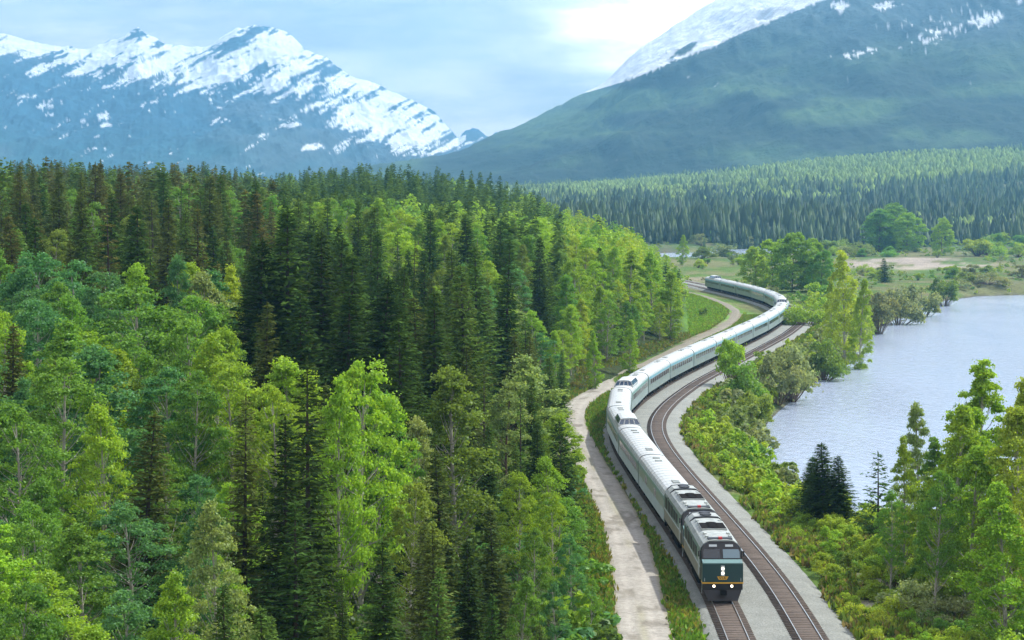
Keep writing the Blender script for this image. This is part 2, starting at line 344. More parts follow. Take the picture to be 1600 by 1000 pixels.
# ---------------------------------------------------------------- lake and river
wm = bpy.data.materials.new('rippled_water'); wm.use_nodes = True; nt = wm.node_tree; b = nt.nodes['Principled BSDF']
b.inputs['Base Color'].default_value = (.40, .48, .62, 1); b.inputs['Roughness'].default_value = .10; b.inputs['IOR'].default_value = 1.33
tc = nt.nodes.new('ShaderNodeTexCoord'); mpp = nt.nodes.new('ShaderNodeMapping'); mpp.inputs['Scale'].default_value = (.75, .26, 1); mpp.inputs['Rotation'].default_value = (0, 0, .25); nt.links.new(tc.outputs['Object'], mpp.inputs['Vector'])
w1 = nt.nodes.new('ShaderNodeTexNoise'); w1.inputs['Scale'].default_value = 1.0; w1.inputs['Detail'].default_value = 6; w1.inputs['Roughness'].default_value = .7; w1.inputs['Distortion'].default_value = .4; nt.links.new(mpp.outputs[0], w1.inputs['Vector'])
w2 = nt.nodes.new('ShaderNodeTexNoise'); w2.inputs['Scale'].default_value = .05; w2.inputs['Detail'].default_value = 3; nt.links.new(mpp.outputs[0], w2.inputs['Vector'])
wr = nt.nodes.new('ShaderNodeMapRange'); wr.inputs['From Min'].default_value = .35; wr.inputs['From Max'].default_value = .65; wr.inputs['To Min'].default_value = .25; wr.inputs['To Max'].default_value = .8; nt.links.new(w2.outputs['Fac'], wr.inputs['Value'])
bp = nt.nodes.new('ShaderNodeBump'); bp.inputs['Distance'].default_value = .75; nt.links.new(wr.outputs[0], bp.inputs['Strength']); nt.links.new(w1.outputs['Fac'], bp.inputs['Height']); nt.links.new(bp.outputs[0], b.inputs['Normal'])
def sheet(name, x0, x1, y0, y1, z, n=2):
    xs = np.linspace(x0, x1, n); ys = np.linspace(y0, y1, n); XX, YY = np.meshgrid(xs, ys, indexing='ij')
    return np_mesh(name, np.stack([XX, YY, np.full_like(XX, z)], -1).reshape(-1, 3), grid_faces(n, n)[:, ::-1], [wm])
tag(link('lake', sheet('lake', 10, 460, 110, 800, -5.0)), kind='structure')
tag(link('river', sheet('river', -60, 700, 960, 1420, -5.0)), kind='structure')

# ---------------------------------------------------------------- ballast, tracks, road
def ribbon(name, P, prof, m, parent=None, smooth=False, zfun=None):
    """cross-section prof [(side, z)...] swept along P"""
    T = np.gradient(P, axis=0); T /= np.hypot(T[:, 0], T[:, 1])[:, None]; N = np.stack([T[:, 1], -T[:, 0]], 1)
    pr = np.asarray(prof, float); n = len(P); k = len(pr)
    V = np.zeros((n, k, 3)); V[:, :, :2] = P[:, None, :] + N[:, None, :] * pr[None, :, 0, None]; V[:, :, 2] = pr[None, :, 1]
    if zfun is not None: V[:, :, 2] += zfun(V[:, :, 0], V[:, :, 1])
    return link(name, np_mesh(name, V.reshape(-1, 3), grid_faces(n, k)[:, ::-1], [m], smooth=smooth), parent)
BAL = mat('crushed_stone_ballast', (.15, .165, .148), .95, scale=5.5, two=(.31, .325, .30), bump=.12)
_nt = BAL.node_tree; _b = _nt.nodes['Principled BSDF']; _src = _b.inputs['Base Color'].links[0].from_socket; _tc = next(n for n in _nt.nodes if n.type == 'TEX_COORD')
_c, _n = noise_tint(_nt, _src, _tc.outputs['Object'], .35, .80, 1.18, 6); _nt.links.new(_c, _b.inputs['Base Color'])
BAL2 = mat('worn_track_stone', (.085, .066, .052), .95, scale=4.5, two=(.16, .125, .10), bump=.08)
SLEEP = mat('weathered_timber', (.085, .066, .054), .9, noise=.4, scale=2.0)
RAILM = mat('rail_steel', (.30, .20, .14), .55, metal=.4, noise=.25, scale=1.5)
RAILT = mat('polished_rail_head', (.72, .71, .69), .28, metal=.85)
rng = np.random.default_rng(5)
def wobble(s): return lambda X, Y: .05 * (fbm(X / 1.3, Y / 1.3, s, 2) - .5)
A1 = TRACK_A; B1 = TRACK_B
tag(ribbon('ballast', A1, [(-2.45, -.75), (-2.1, -.5), (-1.65, -.18), (-1.0, -.16), (1.0, -.16), (2.45, -.16), (2.62, -.17)], BAL, zfun=wobble(1)), kind='structure')
tag(ribbon('ballast', B1, [(-2.7, -.165), (-2.5, -.16), (-1.0, -.16), (1.0, -.16), (2.4, -.18), (3.4, -.60), (4.3, -.92)], BAL, zfun=wobble(2)), kind='structure')
def track(P, label, gp):
    root = link('railway_track', None); root.location = (0, 0, 0)
    tag(root, label, 'railway track', gp)
    ribbon('trackbed', P, [(-.86, -.105), (-.72, -.095), (.72, -.095), (.86, -.105)], BAL2, root, zfun=None)
    for s in (-1, 1):
        c = s * .7525; h = .036; zt = .0
        prof = [(c - .07, -.16), (c - .02, -.13), (c - .02, -.04), (c - h, -.03), (c - h, zt), (c + h, zt), (c + h, -.03), (c + .02, -.04), (c + .02, -.13), (c + .07, -.16)]
        o = ribbon('rail', P, prof, RAILM, root); me = o.data; me.materials.append(RAILT)
        k = len(prof) - 1; idx = np.zeros(len(me.polygons), np.int32); idx[4::k] = 1; me.polygons.foreach_set('material_index', idx); me.update()
    # sleepers: hundreds of one kind, one part
    seg = np.hypot(*np.diff(P, axis=0).T); s = np.concatenate([[0], np.cumsum(seg)]); q = np.arange(60, min(s[-1], 720), .62)
    px = np.interp(q, s, P[:, 0]); py = np.interp(q, s, P[:, 1]); T = np.gradient(P, axis=0); th = np.arctan2(np.interp(q, s, T[:, 1]), np.interp(q, s, T[:, 0])) + rng.normal(0, .008, len(q))
    bx = np.array([(a, b_, c_) for a in (-.115, .115) for b_ in (-1.28, 1.28) for c_ in (-.17, -.075)]); n = len(q)
    cs, sn = np.cos(th)[:, None], np.sin(th)[:, None]; jz = rng.normal(0, .006, n)[:, None]
    VX = px[:, None] + bx[None, :, 0] * cs - bx[None, :, 1] * sn; VY = py[:, None] + bx[None, :, 0] * sn + bx[None, :, 1] * cs
    Vv = np.stack([VX, VY, np.tile(bx[:, 2], (n, 1)) + jz], -1).reshape(-1, 3)
    fb = np.array([(1, 3, 7, 5), (0, 1, 5, 4), (2, 6, 7, 3), (0, 2, 3, 1), (4, 5, 7, 6)]); Fv = (np.arange(n)[:, None, None] * 8 + fb[None]).reshape(-1, 4)
    tag(link('sleepers', np_mesh('sleepers', Vv, Fv, [SLEEP]), root), kind='stuff')
    return root
track(A1, 'left hand railway track that the train runs on, with rusty rail sides', 'pair of curving railway tracks')
track(B1, 'empty right hand railway track with brown bed curving beside the train', 'pair of curving railway tracks')

ROADM = bpy.data.materials.new('pale_gravel_road'); ROADM.use_nodes = True; nt = ROADM.node_tree; b = nt.nodes['Principled BSDF']; b.inputs['Roughness'].default_value = .95; b.inputs['Specular IOR Level'].default_value = .1
at = nt.nodes.new('ShaderNodeAttribute'); at.attribute_name = 'tint'; tc = nt.nodes.new('ShaderNodeTexCoord')
c_, n_ = noise_tint(nt, at.outputs['Color'], tc.outputs['Object'], 2.2, .8, 1.22); c_, _n = noise_tint(nt, c_, tc.outputs['Object'], .25, .85, 1.15); nt.links.new(c_, b.inputs['Base Color'])
bp = nt.nodes.new('ShaderNodeBump'); bp.inputs['Distance'].default_value = .1; nt.links.new(n_.outputs['Fac'], bp.inputs['Height']); nt.links.new(bp.outputs[0], b.inputs['Normal'])
P = ROAD; T = np.gradient(P, axis=0); T /= np.hypot(T[:, 0], T[:, 1])[:, None]; N = np.stack([T[:, 1], -T[:, 0]], 1)
ks = np.linspace(-1, 1, 23); n = len(P); arc = np.arange(n); nar = (1 - .42 * sstep(350, 380, P[:, 1]))
hw = 2.0 + .25 * (fbm(arc / 9, arc * 0, 8, 3) - .5) * 2; hw2 = 2.0 + .25 * (fbm(arc / 9, arc * 0 + 5, 9, 3) - .5) * 2
off = np.where(ks[None] < 0, ks[None] * (hw * nar)[:, None], ks[None] * (hw2 * nar)[:, None])
RX = P[:, 0, None] + N[:, 0, None] * off; RY = P[:, 1, None] + N[:, 1, None] * off
RZ = -.62 + .12 + 0 * RX - .10 * np.abs(ks[None]) ** 3 - .05 * (np.exp(-((np.abs(off) - .85) / .28) ** 2))
rc = np.tile(np.array((.33, .315, .28)), (RX.size, 1)); rx = RX.ravel(); ry = RY.ravel(); of = off.ravel()
wh = np.exp(-((np.abs(of) - .85) / .33) ** 2)
rc = lerpc(rc, (.40, .38, .34), wh * .6); mid = np.exp(-(of / .32) ** 2) * sstep(.45, .65, fbm(rx / 3, ry / 7, 12, 4)); rc = lerpc(rc, (.30, .29, .20), mid * .6)
ed = sstep(.8, 1.0, np.abs(np.tile(ks, (n, 1)).ravel())); rc = lerpc(rc, (.22, .20, .11), ed * .8)
rc = lerpc(rc, (.20, .185, .14), sstep(350, 390, ry) * .75); pot = sstep(.66, .72, fbm(rx / 2.2, ry / 2.6, 14, 4)); rc = lerpc(rc, (.20, .185, .155), pot * .8)
me = np_mesh('road', np.stack([RX, RY, RZ], -1).reshape(-1, 3), grid_faces(n, 23)[:, ::-1], [ROADM], smooth=True); color_attr(me, 'tint', rc); tag(link('road', me), kind='structure')

# ---------------------------------------------------------------- mountains
def mountain_mat(name, bump_scale, bump_d):
    m = bpy.data.materials.new(name); m.use_nodes = True; nt = m.node_tree; b = nt.nodes['Principled BSDF']; b.inputs['Roughness'].default_value = .9; b.inputs['Specular IOR Level'].default_value = .15
    at = nt.nodes.new('ShaderNodeAttribute'); at.attribute_name = 'tint'; tc = nt.nodes.new('ShaderNodeTexCoord')
    c_, n_ = noise_tint(nt, at.outputs['Color'], tc.outputs['Object'], bump_scale, .75, 1.25, 7)
    nt.links.new(c_, b.inputs['Base Color']); bp = nt.nodes.new('ShaderNodeBump'); bp.inputs['Distance'].default_value = bump_d; nt.links.new(n_.outputs['Fac'], bp.inputs['Height']); nt.links.new(bp.outputs[0], b.inputs['Normal'])
    return m
def mountain(name, sil, x0, x1, dx, d0, d1, zb, nrow, relief, colorf, m, power=1.25, back=1500):
    pxs = np.arange(x0, x1 + .1, dx); kx = np.arange(-60, 61) * dx; kw = np.exp(-(kx / 26.0) ** 2); kw /= kw.sum(); sy = np.interp(pxs, [a for a, _ in sil], [b_ for _, b_ in sil])
    jag = 7.0 * (fbm(pxs / 16, pxs * 0, 77, 5, .6) - .5)
    ss = np.convolve(np.pad(sy, 60, mode='edge'), kw, 'valid')
    t = np.concatenate([np.linspace(0, 1, nrow), 1 + np.linspace(.03, 1, 14)]); TT, PX = np.meshgrid(t, pxs, indexing='ij')
    D1 = d1(pxs) if callable(d1) else np.full(len(pxs), float(d1))
    D = d0 + (D1[None] - d0) * np.minimum(TT, 1) + back * np.maximum(TT - 1, 0)
    zr = CAMZ + (HZ - sy) / FPX * D1
    X = (PX - 800) / FPX * D
    tt = np.minimum(TT, 1)
    zs = (CAMZ + (HZ - ss) / FPX * D1)[None]; bl = tt ** 4
    zz = zb + (zr[None] * bl + zs * (1 - bl) - zb) * tt ** power
    zz -= (jag / FPX * D1)[None] * tt ** 9
    env = np.sin(np.pi * np.clip(tt, 0, 1)) ** .8
    zz += relief * env * (ridged(X / 900 + tt * .6, D / 1500, 21, 7, .60) - .55) * np.clip((zr[None] - zb) / 500, .15, 1)
    zz = np.where(TT > 1, zr[None] - (jag / FPX * D1)[None] - (zr[None] - zb) * (TT - 1) * .9, zz)
    yy = HZ - (zz - CAMZ) / D * FPX
    # keep the slope below the ridge as seen from the valley
    V = np.stack([X, D, zz], -1).reshape(-1, 3)
    col = colorf(PX.ravel(), yy.ravel(), np.tile(sy, (len(t), 1)).ravel(), tt.ravel(), X.ravel(), D.ravel(), zz.ravel())
    me = np_mesh(name, V, grid_faces(len(t), len(pxs))[:, ::-1], [m], smooth=True); color_attr(me, 'tint', col)
    return tag(link(name, me), kind='structure')
MM = mountain_mat('far_rock_and_snow', .012, 14.0)
MF = mountain_mat('forested_slope', .02, 22.0)
SIL1 = [(-400, 90), (-250, 60), (-120, 80), (-40, 50), (0, 52), (30, 60), (60, 68), (100, 74), (140, 77), (180, 66), (205, 54), (219, 45), (232, 56), (248, 62), (265, 72), (300, 76), (330, 72), (352, 56), (372, 47), (400, 41), (430, 44), (452, 54), (480, 79), (498, 86), (512, 92), (530, 108), (552, 121), (590, 133), (615, 145), (640, 156), (662, 166), (680, 176), (692, 190), (706, 205), (716, 216), (726, 206), (738, 201), (748, 202), (764, 214), (775, 206), (790, 212), (830, 225), (950, 250)]
def blob(x, y, cx, cy, rx, ry, rot=0):
    c, s = math.cos(rot), math.sin(rot); u = ((x - cx) * c + (y - cy) * s) / rx; v = (-(x - cx) * s + (y - cy) * c) / ry
    return np.exp(-(u * u + v * v) ** 1.5)
def col_left(px, y, sy, t, X, D, z):
    c = np.tile(np.array((.018, .075, .125)), (len(px), 1))  # blue of the distant haze partly put into the rock colour
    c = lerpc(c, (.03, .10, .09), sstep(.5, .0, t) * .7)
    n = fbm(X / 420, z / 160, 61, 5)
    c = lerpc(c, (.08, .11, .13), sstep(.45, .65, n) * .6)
    # snow lies in gullies that climb from lower left to upper right
    a = math.radians(-27); u = (px * math.cos(a) + y * math.sin(a)); v = (-px * math.sin(a) + y * math.cos(a))
    wx = 9 * (fbm(px / 40, y / 30, 66, 3) - .5)
    st = fbm(u / 46, (v + wx) / 6.2, 62, 6, .62)
    L = np.interp(px, [-400, 0, 60, 120, 200, 300, 400, 480, 520, 560, 640, 720, 760], [150, 95, 150, 160, 170, 185, 190, 205, 238, 244, 242, 236, 214])
    c = c * (.55 + .9 * fbm(u / 22, v / 5.5, 68, 4, .6))[:, None]
    dens = .43 * sstep(0, 70, L - y) + .07
    dens = np.where(y > L + 6, .0, dens)
    dens += .50 * blob(px, y, 440, 82, 42, 24, .35) + .46 * blob(px, y, 620, 205, 105, 36, .30) + .45 * blob(px, y, 340, 108, 75, 18, -.35) + .35 * blob(px, y, 20, 75, 60, 14, -.3) + .35 * blob(px, y, 250, 92, 60, 14, -.35) + .3 * blob(px, y, 150, 95, 70, 13, -.3) + .3 * blob(px, y, 690, 226, 40, 12)
    dens += .22 * sstep(26, 4, y - sy)
    dens -= .26 * blob(px, y, 372, 66, 30, 13, -.6) + .20 * blob(px, y, 404, 50, 20, 6) + .3 * blob(px, y, 215, 56, 18, 10) + .35 * blob(px, y, 520, 108, 50, 12, .3) + .35 * blob(px, y, 252, 72, 16, 10, .6) + .4 * blob(px, y, 690, 180, 40, 9, .7) + .5 * blob(px, y, 738, 206, 14, 8)
    for cx, cy, rx, ry in ((345, 190, 26, 5), (30, 148, 26, 7), (70, 166, 14, 5), (165, 183, 12, 8), (172, 196, 14, 3), (268, 177, 14, 3), (132, 189, 5, 3), (345, 170, 9, 3), (490, 230, 22, 6), (430, 187, 14, 3), (460, 196, 25, 4)):
        dens += .55 * blob(px, y, cx, cy, rx, ry, -.08)
    st = .78 * st + .22 * fbm(px / 5, y / 4, 67, 3, .6)
    thr = .5 + (st - .5) * 2.4
    snow = sstep(-.05, .08, dens - thr)
    return lerpc(c, (.74, .79, .82), snow)
mountain('mountain', SIL1, -380, 860, 1.6, 5600, 9000, -10, 260, 330, col_left, MM, 1.15)
SIL2 = [(200, 330), (420, 296), (560, 262), (640, 250), (690, 243), (730, 232), (762, 213), (800, 201), (830, 189), (880, 162), (920, 142), (945, 130), (968, 104), (1000, 76), (1050, 44), (1100, 12), (1140, -12), (1200, -48), (1300, -92), (1400, -130), (1600, -190), (1800, -230), (2200, -240)]
def col_right(px, y, sy, t, X, D, z):
    n = fbm(X / 160, (D * .35 + z) / 160, 71, 5, .6); n2 = fbm(px / 190 + .4 * y / 60, y / 42, 73, 4)
    c = np.tile(np.array((.034, .068, .042)), (len(px), 1)); c = lerpc(c, (.055, .095, .045), sstep(.42, .62, n) * .8)
    c = lerpc(c, (.085, .15, .055), sstep(.45, .60, n2) * .75 * sstep(60, 170, y)); c = lerpc(c, (.018, .035, .022), sstep(.50, .38, n2) * .8)  # darker bands stand for cloud shadow, put into the forest colour
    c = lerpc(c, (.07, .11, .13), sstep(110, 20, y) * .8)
    low = np.interp(px, [900, 950, 990, 1025, 1065, 1110, 1160, 1210, 1290, 1330, 1500], [150, 136, 124, 108, 92, 76, 52, 32, 0, -20, -100])
    st = fbm((px * .85 - y * .55) / 55, (px * .55 + y * .85) / 9, 74, 4, .6)
    dens = np.where(y < low, 1.05, 0) - .75 * blob(px, y, 1062, 82, 40, 8, -.62) - .5 * blob(px, y, 985, 114, 22, 5, -.7) - .3 * blob(px, y, 955, 130, 12, 6, -.7)
    for cx, cy, rx, ry, k in ((1310, 12, 14, 9, .9), (1378, 12, 24, 6, .8), (1410, 38, 40, 5, .35), (1348, 82, 32, 10, .42), (1325, 90, 12, 6, .4), (1440, 66, 40, 14, .35), (1500, 40, 60, 16, .40), (1545, 32, 24, 12, .40), (1490, 18, 30, 6, .4), (1285, 92, 14, 4, .3), (1590, 5, 16, 8, .5)):
        dens += .85 * k * blob(px, y, cx, cy, rx * 1.15, ry * 1.15, -.15)
    sp = fbm(px / 5.0, y / 4.0, 76, 4, .65)
    mixn = np.where(px > 1295, sp, st)
    snow = sstep(-.05, .09, dens - (.5 + (mixn - .5) * 1.3) * np.where(px > 1295, .9, 1))
    return lerpc(c, (.80, .84, .87), snow)
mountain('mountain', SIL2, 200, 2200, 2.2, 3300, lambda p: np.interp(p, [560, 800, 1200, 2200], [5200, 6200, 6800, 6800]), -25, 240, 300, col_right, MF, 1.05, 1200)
# ---------------------------------------------------------------- vegetation: prototypes
def quads(cen, nrm, up, w, l):
    """one leaf-shaped face (4 corners) per centre"""
    nrm = nrm / np.linalg.norm(nrm, axis=1)[:, None]; a = np.cross(nrm, up); a /= (np.linalg.norm(a, axis=1)[:, None] + 1e-9); b = np.cross(a, nrm)
    w = np.asarray(w).reshape(-1, 1); l = np.asarray(l).reshape(-1, 1)
    V = np.stack([cen - b * l * .5, cen + a * w * .5 - b * l * .05, cen + b * l * .5, cen - a * w * .5 + b * l * .08], 1).reshape(-1, 3)
    return V, np.arange(len(V)).reshape(-1, 4)
def tube_np(pts, rads, n=6):
    pts = np.asarray(pts, float); V = []; k = len(pts); T = np.gradient(pts, axis=0)
    for i in range(k):
        d = Vector(T[i]).normalized(); a = d.orthogonal().normalized(); b_ = d.cross(a)
        for j in range(n):
            t = 2 * math.pi * j / n; V.append(pts[i] + rads[i] * (np.array(a) * math.cos(t) + np.array(b_) * math.sin(t)))
    return np.array(V), grid_faces(k, n, True)
class NP:
    def __init__(s): s.v = []; s.f = []; s.n = 0
    def add(s, V, F): s.f.append(F + s.n); s.v.append(V); s.n += len(V)
    def mesh(s, name, mats, smooth=False): return np_mesh(name, np.concatenate(s.v), np.concatenate(s.f), mats, smooth=smooth)
def rdir(r, n):
    v = r.normal(size=(n, 3)); return v / np.linalg.norm(v, axis=1)[:, None]

def broadleaf(seed, H=15.0, R=3.3, base=.22, nclump=62, leaves=125, leaf=.23, shape='round', bark=None, lean=.4):
    r = np.random.default_rng(seed); tr = NP(); cr_ = NP()
    lx, ly = r.normal(0, lean, 2)
    def axis(t): return np.array([lx * t ** 1.5 + .25 * math.sin(3 * t + seed), ly * t ** 1.5 + .25 * math.cos(2.3 * t + seed), H * t])
    ts = np.linspace(0, .97, 14); r0 = .012 * H
    tr.add(*tube_np([axis(t) for t in ts], [r0 * (1 - t) ** .8 + .02 for t in ts], 7))
    cents = []; rads = []
    for k in range(nclump):
        t = base + (1 - base) * ((k + r.random()) / nclump) ** .85
        q = (t - base) / (1 - base)
        if shape == 'round': env = math.sin(math.pi * min(1, .12 + q * .86)) ** .62
        elif shape == 'column': env = min(1, q * 5 + .35) * (1 - q) ** .45 * .8
        else: env = min(1, q * 3 + .3) * (1 - q ** 2.2) ** .8
        az = r.random() * 6.283; rr = R * env * (.42 + .58 * math.sqrt(r.random())) * (1 + .18 * math.sin(3 * az + seed))
        c = axis(t) + np.array([math.cos(az) * rr, math.sin(az) * rr, r.normal(0, .3)])
        cents.append(c); rads.append(R * r.uniform(.17, .36) * (1 - .35 * q))
        t0 = max(.05, t - .10 - .10 * r.random()); p0 = axis(t0); mid = p0 * .5 + c * .5 + np.array([0, 0, -.25])
        if k % 2 == 0 or q < .25: tr.add(*tube_np([p0, mid, c], [r0 * .34 * (1 - t0) + .012, r0 * .2 * (1 - t0) + .01, .008], 4))
    for c, cr in zip(cents, rads):
        n = int(leaves * r.uniform(.6, 1.3)); d = rdir(r, n); d[:, 2] = np.abs(d[:, 2]) * .9 - .3
        rad = cr * r.random(n) ** .4
        jit = 1 + .35 * np.sin(d[:, 0] * 5 + c[0]) * np.cos(d[:, 1] * 6)
        P = c + d * (rad * jit)[:, None] * np.array([1.05, 1.05, .98])
        nr = d * .6 + rdir(r, n) * .8 + np.array([0, 0, .35]); s = leaf * r.uniform(.6, 1.35, n)
        cr_.add(*quads(P, nr, rdir(r, n), s, s * 1.15))
    n = 1500; k = r.integers(0, nclump, n); P = np.array(cents)[k] + rdir(r, n) * (np.array(rads)[k] * r.uniform(.9, 1.22, n))[:, None]; s = leaf * r.uniform(.5, 1.0, n)
    cr_.add(*quads(P, rdir(r, n), rdir(r, n), s, s))
    return tr.mesh('trunk', [bark or BARK_W], True), cr_.mesh('crown', [LEAF]), H

def conifer(seed, H=20.0, R=2.3, base=.06, gap=.36, dens=1.0, droop=.35, ragged=.38, per=9, spray=.55):
    r = np.random.default_rng(seed); tr = NP(); cr_ = NP(); ax = r.normal(0, .012 * H, 2)
    def axis(z): q = z / H; return np.array([ax[0] * q * q, ax[1] * q * q, z])
    zs = np.linspace(0, H * .99, 12); tr.add(*tube_np([axis(z) for z in zs], [.0115 * H * (1 - z / H) + .015 for z in zs], 7))
    z = base * H; cs = []; ns = []; us = []; ws = []; ls = []
    while z < H * .985:
        q = z / H; L = R * ((1 - q) ** .78) * (1 if q > .16 else .72 + 1.75 * q) + .14
        nb = max(3, int(per * (.55 + .6 * (1 - q)))); a0 = r.random() * 6.28
        for k in range(nb):
            if r.random() > dens: continue
            a = a0 + 6.283 * k / nb + r.normal(0, .22); Lb = L * (1 - ragged * r.random()) * (1.12 if r.random() < .12 else 1); zz = z + r.normal(0, gap * .3)
            rise = .30 * q - droop * (1 - q); d = np.array([math.cos(a), math.sin(a), 0]); s = np.array([-d[1], d[0], 0])
            m = max(3, int(Lb / .27)); u = (np.arange(m) + r.random(m) * .7 + .25) / m
            pz = zz + rise * Lb * u + .10 * Lb * u * u
            P = axis(zz)[None] * [1, 1, 0] + d[None] * (u * Lb)[:, None]; P[:, 2] = pz
            wloc = (.42 * (1 - u) + .30) * min(1, .35 + Lb * .5)
            for side in (-1, 1):
                dirn = d[None] * .75 + s[None] * side * .75 + np.array([0, 0, -.22])[None] + r.normal(0, .16, (m, 3)); dirn /= np.linalg.norm(dirn, axis=1)[:, None]
                l = spray * r.uniform(.7, 1.3, m) * (wloc / .6) + .10; cs.append(P + dirn * (l * .45)[:, None]); us.append(dirn)
                ns.append(np.cross(dirn, s[None] * side) + r.normal(0, .45, (m, 3)) + [0, 0, .9]); ws.append(l * .36); ls.append(l)
            cs.append(P[-1:] + d[None] * .1); us.append(d[None] + [0, 0, .12]); ns.append(np.array([[0, 0, 1.]]) + r.normal(0, .3, (1, 3))); ws.append(np.array([.14])); ls.append(np.array([.42]))
            if Lb > .6: tr.add(*tube_np([axis(zz), P[-1]], [.022 + .006 * Lb, .006], 3))
        z += gap * (.72 + .5 * r.random()) * (.6 + .5 * (1 - q))
    n = 14; P = np.array([axis(H * (.965 + .04 * k / n)) for k in range(n)]); cs.append(P); us.append(rdir(r, n) * .5 + [0, 0, 1.]); ns.append(rdir(r, n)); ws.append(np.full(n, .09)); ls.append(np.full(n, .36))
    cr_.add(*quads(np.concatenate(cs), np.concatenate(ns), np.concatenate(us), np.concatenate(ws), np.concatenate(ls)))
    return tr.mesh('trunk', [BARK_D], True), cr_.mesh('crown', [NEEDLE]), H

def bush(seed, H=2.6, R=1.7, nclump=26, leaves=95, leaf=.17, tall=.0):
    leaves *= 2.1; leaf *= .68
    r = np.random.default_rng(seed); A = NP(); cents = []; rads = []; nst = 0; sv = NP()
    for k in range(nclump):
        a = r.random() * 6.283; q = math.sqrt(r.random()); rr = R * q * .85; h = H * (1 - (.72 - tall) * q * q) * r.uniform(.35, .93)
        c = np.array([math.cos(a) * rr, math.sin(a) * rr, h]); cents.append(c); rads.append(R * r.uniform(.2, .38))
        sv.add(*tube_np([c * [.1, .1, 0], c * [.6, .6, .5], c], [.035, .025, .01], 4))
    for c, cr in zip(cents, rads):
        n = int(leaves * r.uniform(.6, 1.3)); d = rdir(r, n); d[:, 2] = np.abs(d[:, 2]) - .3
        P = c + d * (cr * r.random(n) ** .45)[:, None] * np.array([1, 1, 1.15]); P[:, 2] = np.maximum(P[:, 2], .03); s = leaf * r.uniform(.6, 1.35, n)
        A.add(*quads(P, d * .5 + rdir(r, n) * .8 + np.array([0, 0, .4]), rdir(r, n), s, s * 1.25))
    n = 260; k = r.integers(0, nclump, n); P = np.array(cents)[k] + rdir(r, n) * (np.array(rads)[k] * r.uniform(.9, 1.7, n))[:, None]; P[:, 2] = np.abs(P[:, 2]); s = leaf * r.uniform(.6, 1.1, n)
    A.add(*quads(P, rdir(r, n), rdir(r, n), s * .7, s * 1.4))
    v1 = np.concatenate(A.v); f1 = np.concatenate(A.f); v2 = np.concatenate(sv.v); f2 = np.concatenate(sv.f) + len(v1)
    return np_mesh('bush', np.concatenate([v1, v2]), np.concatenate([f1, f2]), [LEAF, STEM], np.concatenate([np.zeros(len(f1)), np.ones(len(f2))])), H

ASPEN = [broadleaf(100 + k, 15, 3.3, [.30, .28, .16, .24, .32, .18][k], 104, 165, .160, ['round', 'oval', 'round', 'oval', 'round', 'column'][k]) for k in range(6)]
POPLAR = [broadleaf(140 + k, 17, 3.6, .05, 125, 210, .185, 'oval', BARK_W, .3) for k in range(3)]
WILLOW = [broadleaf(150 + k, 10, 2.9, .05, 70, 190, .14, 'oval', STEM, .5) for k in range(2)]
ROUND = [broadleaf(160 + k, 15, 5.2, .03, 120, 190, .30, 'round', STEM, .3) for k in range(3)]
SPRUCE = [conifer(200, 20, 3.5), conifer(201, 20, 3.0, ragged=.5, dens=.9), conifer(202, 20, 3.8, droop=.28), conifer(203, 20, 3.0, base=.12, ragged=.55, dens=.8, gap=.45), conifer(204, 20, 3.3, ragged=.45)]
PINE = [conifer(210, 20, 2.9, base=.22, ragged=.6, dens=.72, droop=.05, gap=.55, per=6, spray=.75), conifer(211, 20, 2.6, base=.30, ragged=.6, dens=.62, droop=.1, gap=.6, per=6, spray=.7)]
SMALLPINE = [conifer(220, 10, 2.9, base=.06, ragged=.55, dens=.8, droop=-.25, gap=.55, per=5, spray=.55)]
SMALLSPRUCE = [conifer(225, 10, 3.0, base=.03, gap=.34, ragged=.3, per=7, spray=.5, droop=.3)]
BUSH = [bush(300), bush(301, 2.6, 1.5, 22, 95, .16, .3), bush(302, 1.7, 1.9, 24, 90, .15), bush(303, 3.6, 1.7, 32, 95, .18, .45), bush(304, 2.2, 1.3, 18, 90, .15, .2)]

# colours (base colours of leaves)
COL = dict(teal=(.105, .275, .10), green=(.155, .325, .052), bright=(.26, .44, .045), lime=(.33, .47, .05), yellow=(.34, .47, .055), pale=(.25, .35, .125), olive=(.185, .29, .05), grey=(.25, .32, .155),
           dark=(.060, .122, .030), deep=(.042, .082, .022), brown=(.100, .142, .040), mids=(.105, .190, .044), blue=(.050, .110, .055), rust=(.120, .138, .044))
WORD = dict(teal='bluish green', green='mid green', bright='bright green', lime='lime green', yellow='yellowish', pale='pale green', olive='olive green', grey='greyish green',
            dark='dark green', deep='blackish green', brown='brownish green', mids='medium green', blue='bluish dark', rust='rusty brown')
KIND = dict(aspen=(ASPEN, 'aspen_tree', 'aspen'), poplar=(POPLAR, 'poplar_tree', 'poplar'), willow=(WILLOW, 'willow_tree', 'willow'), round=(ROUND, 'poplar_tree', 'poplar'), spruce=(SPRUCE, 'spruce_tree', 'spruce'), pine=(PINE, 'pine_tree', 'pine'),
            smallpine=(SMALLPINE, 'pine_tree', 'pine'), smallspruce=(SMALLSPRUCE, 'spruce_tree', 'spruce'))
rnd = random.Random(11)
PLANTED = []           # (x, y, radius)
REC = []               # auto-labelled trees
def jcol(c, j=.14):
    k = 1 + rnd.uniform(-j, j); return (c[0] * k * (1 + rnd.uniform(-j, j) * .6), c[1] * k, c[2] * k, 1)
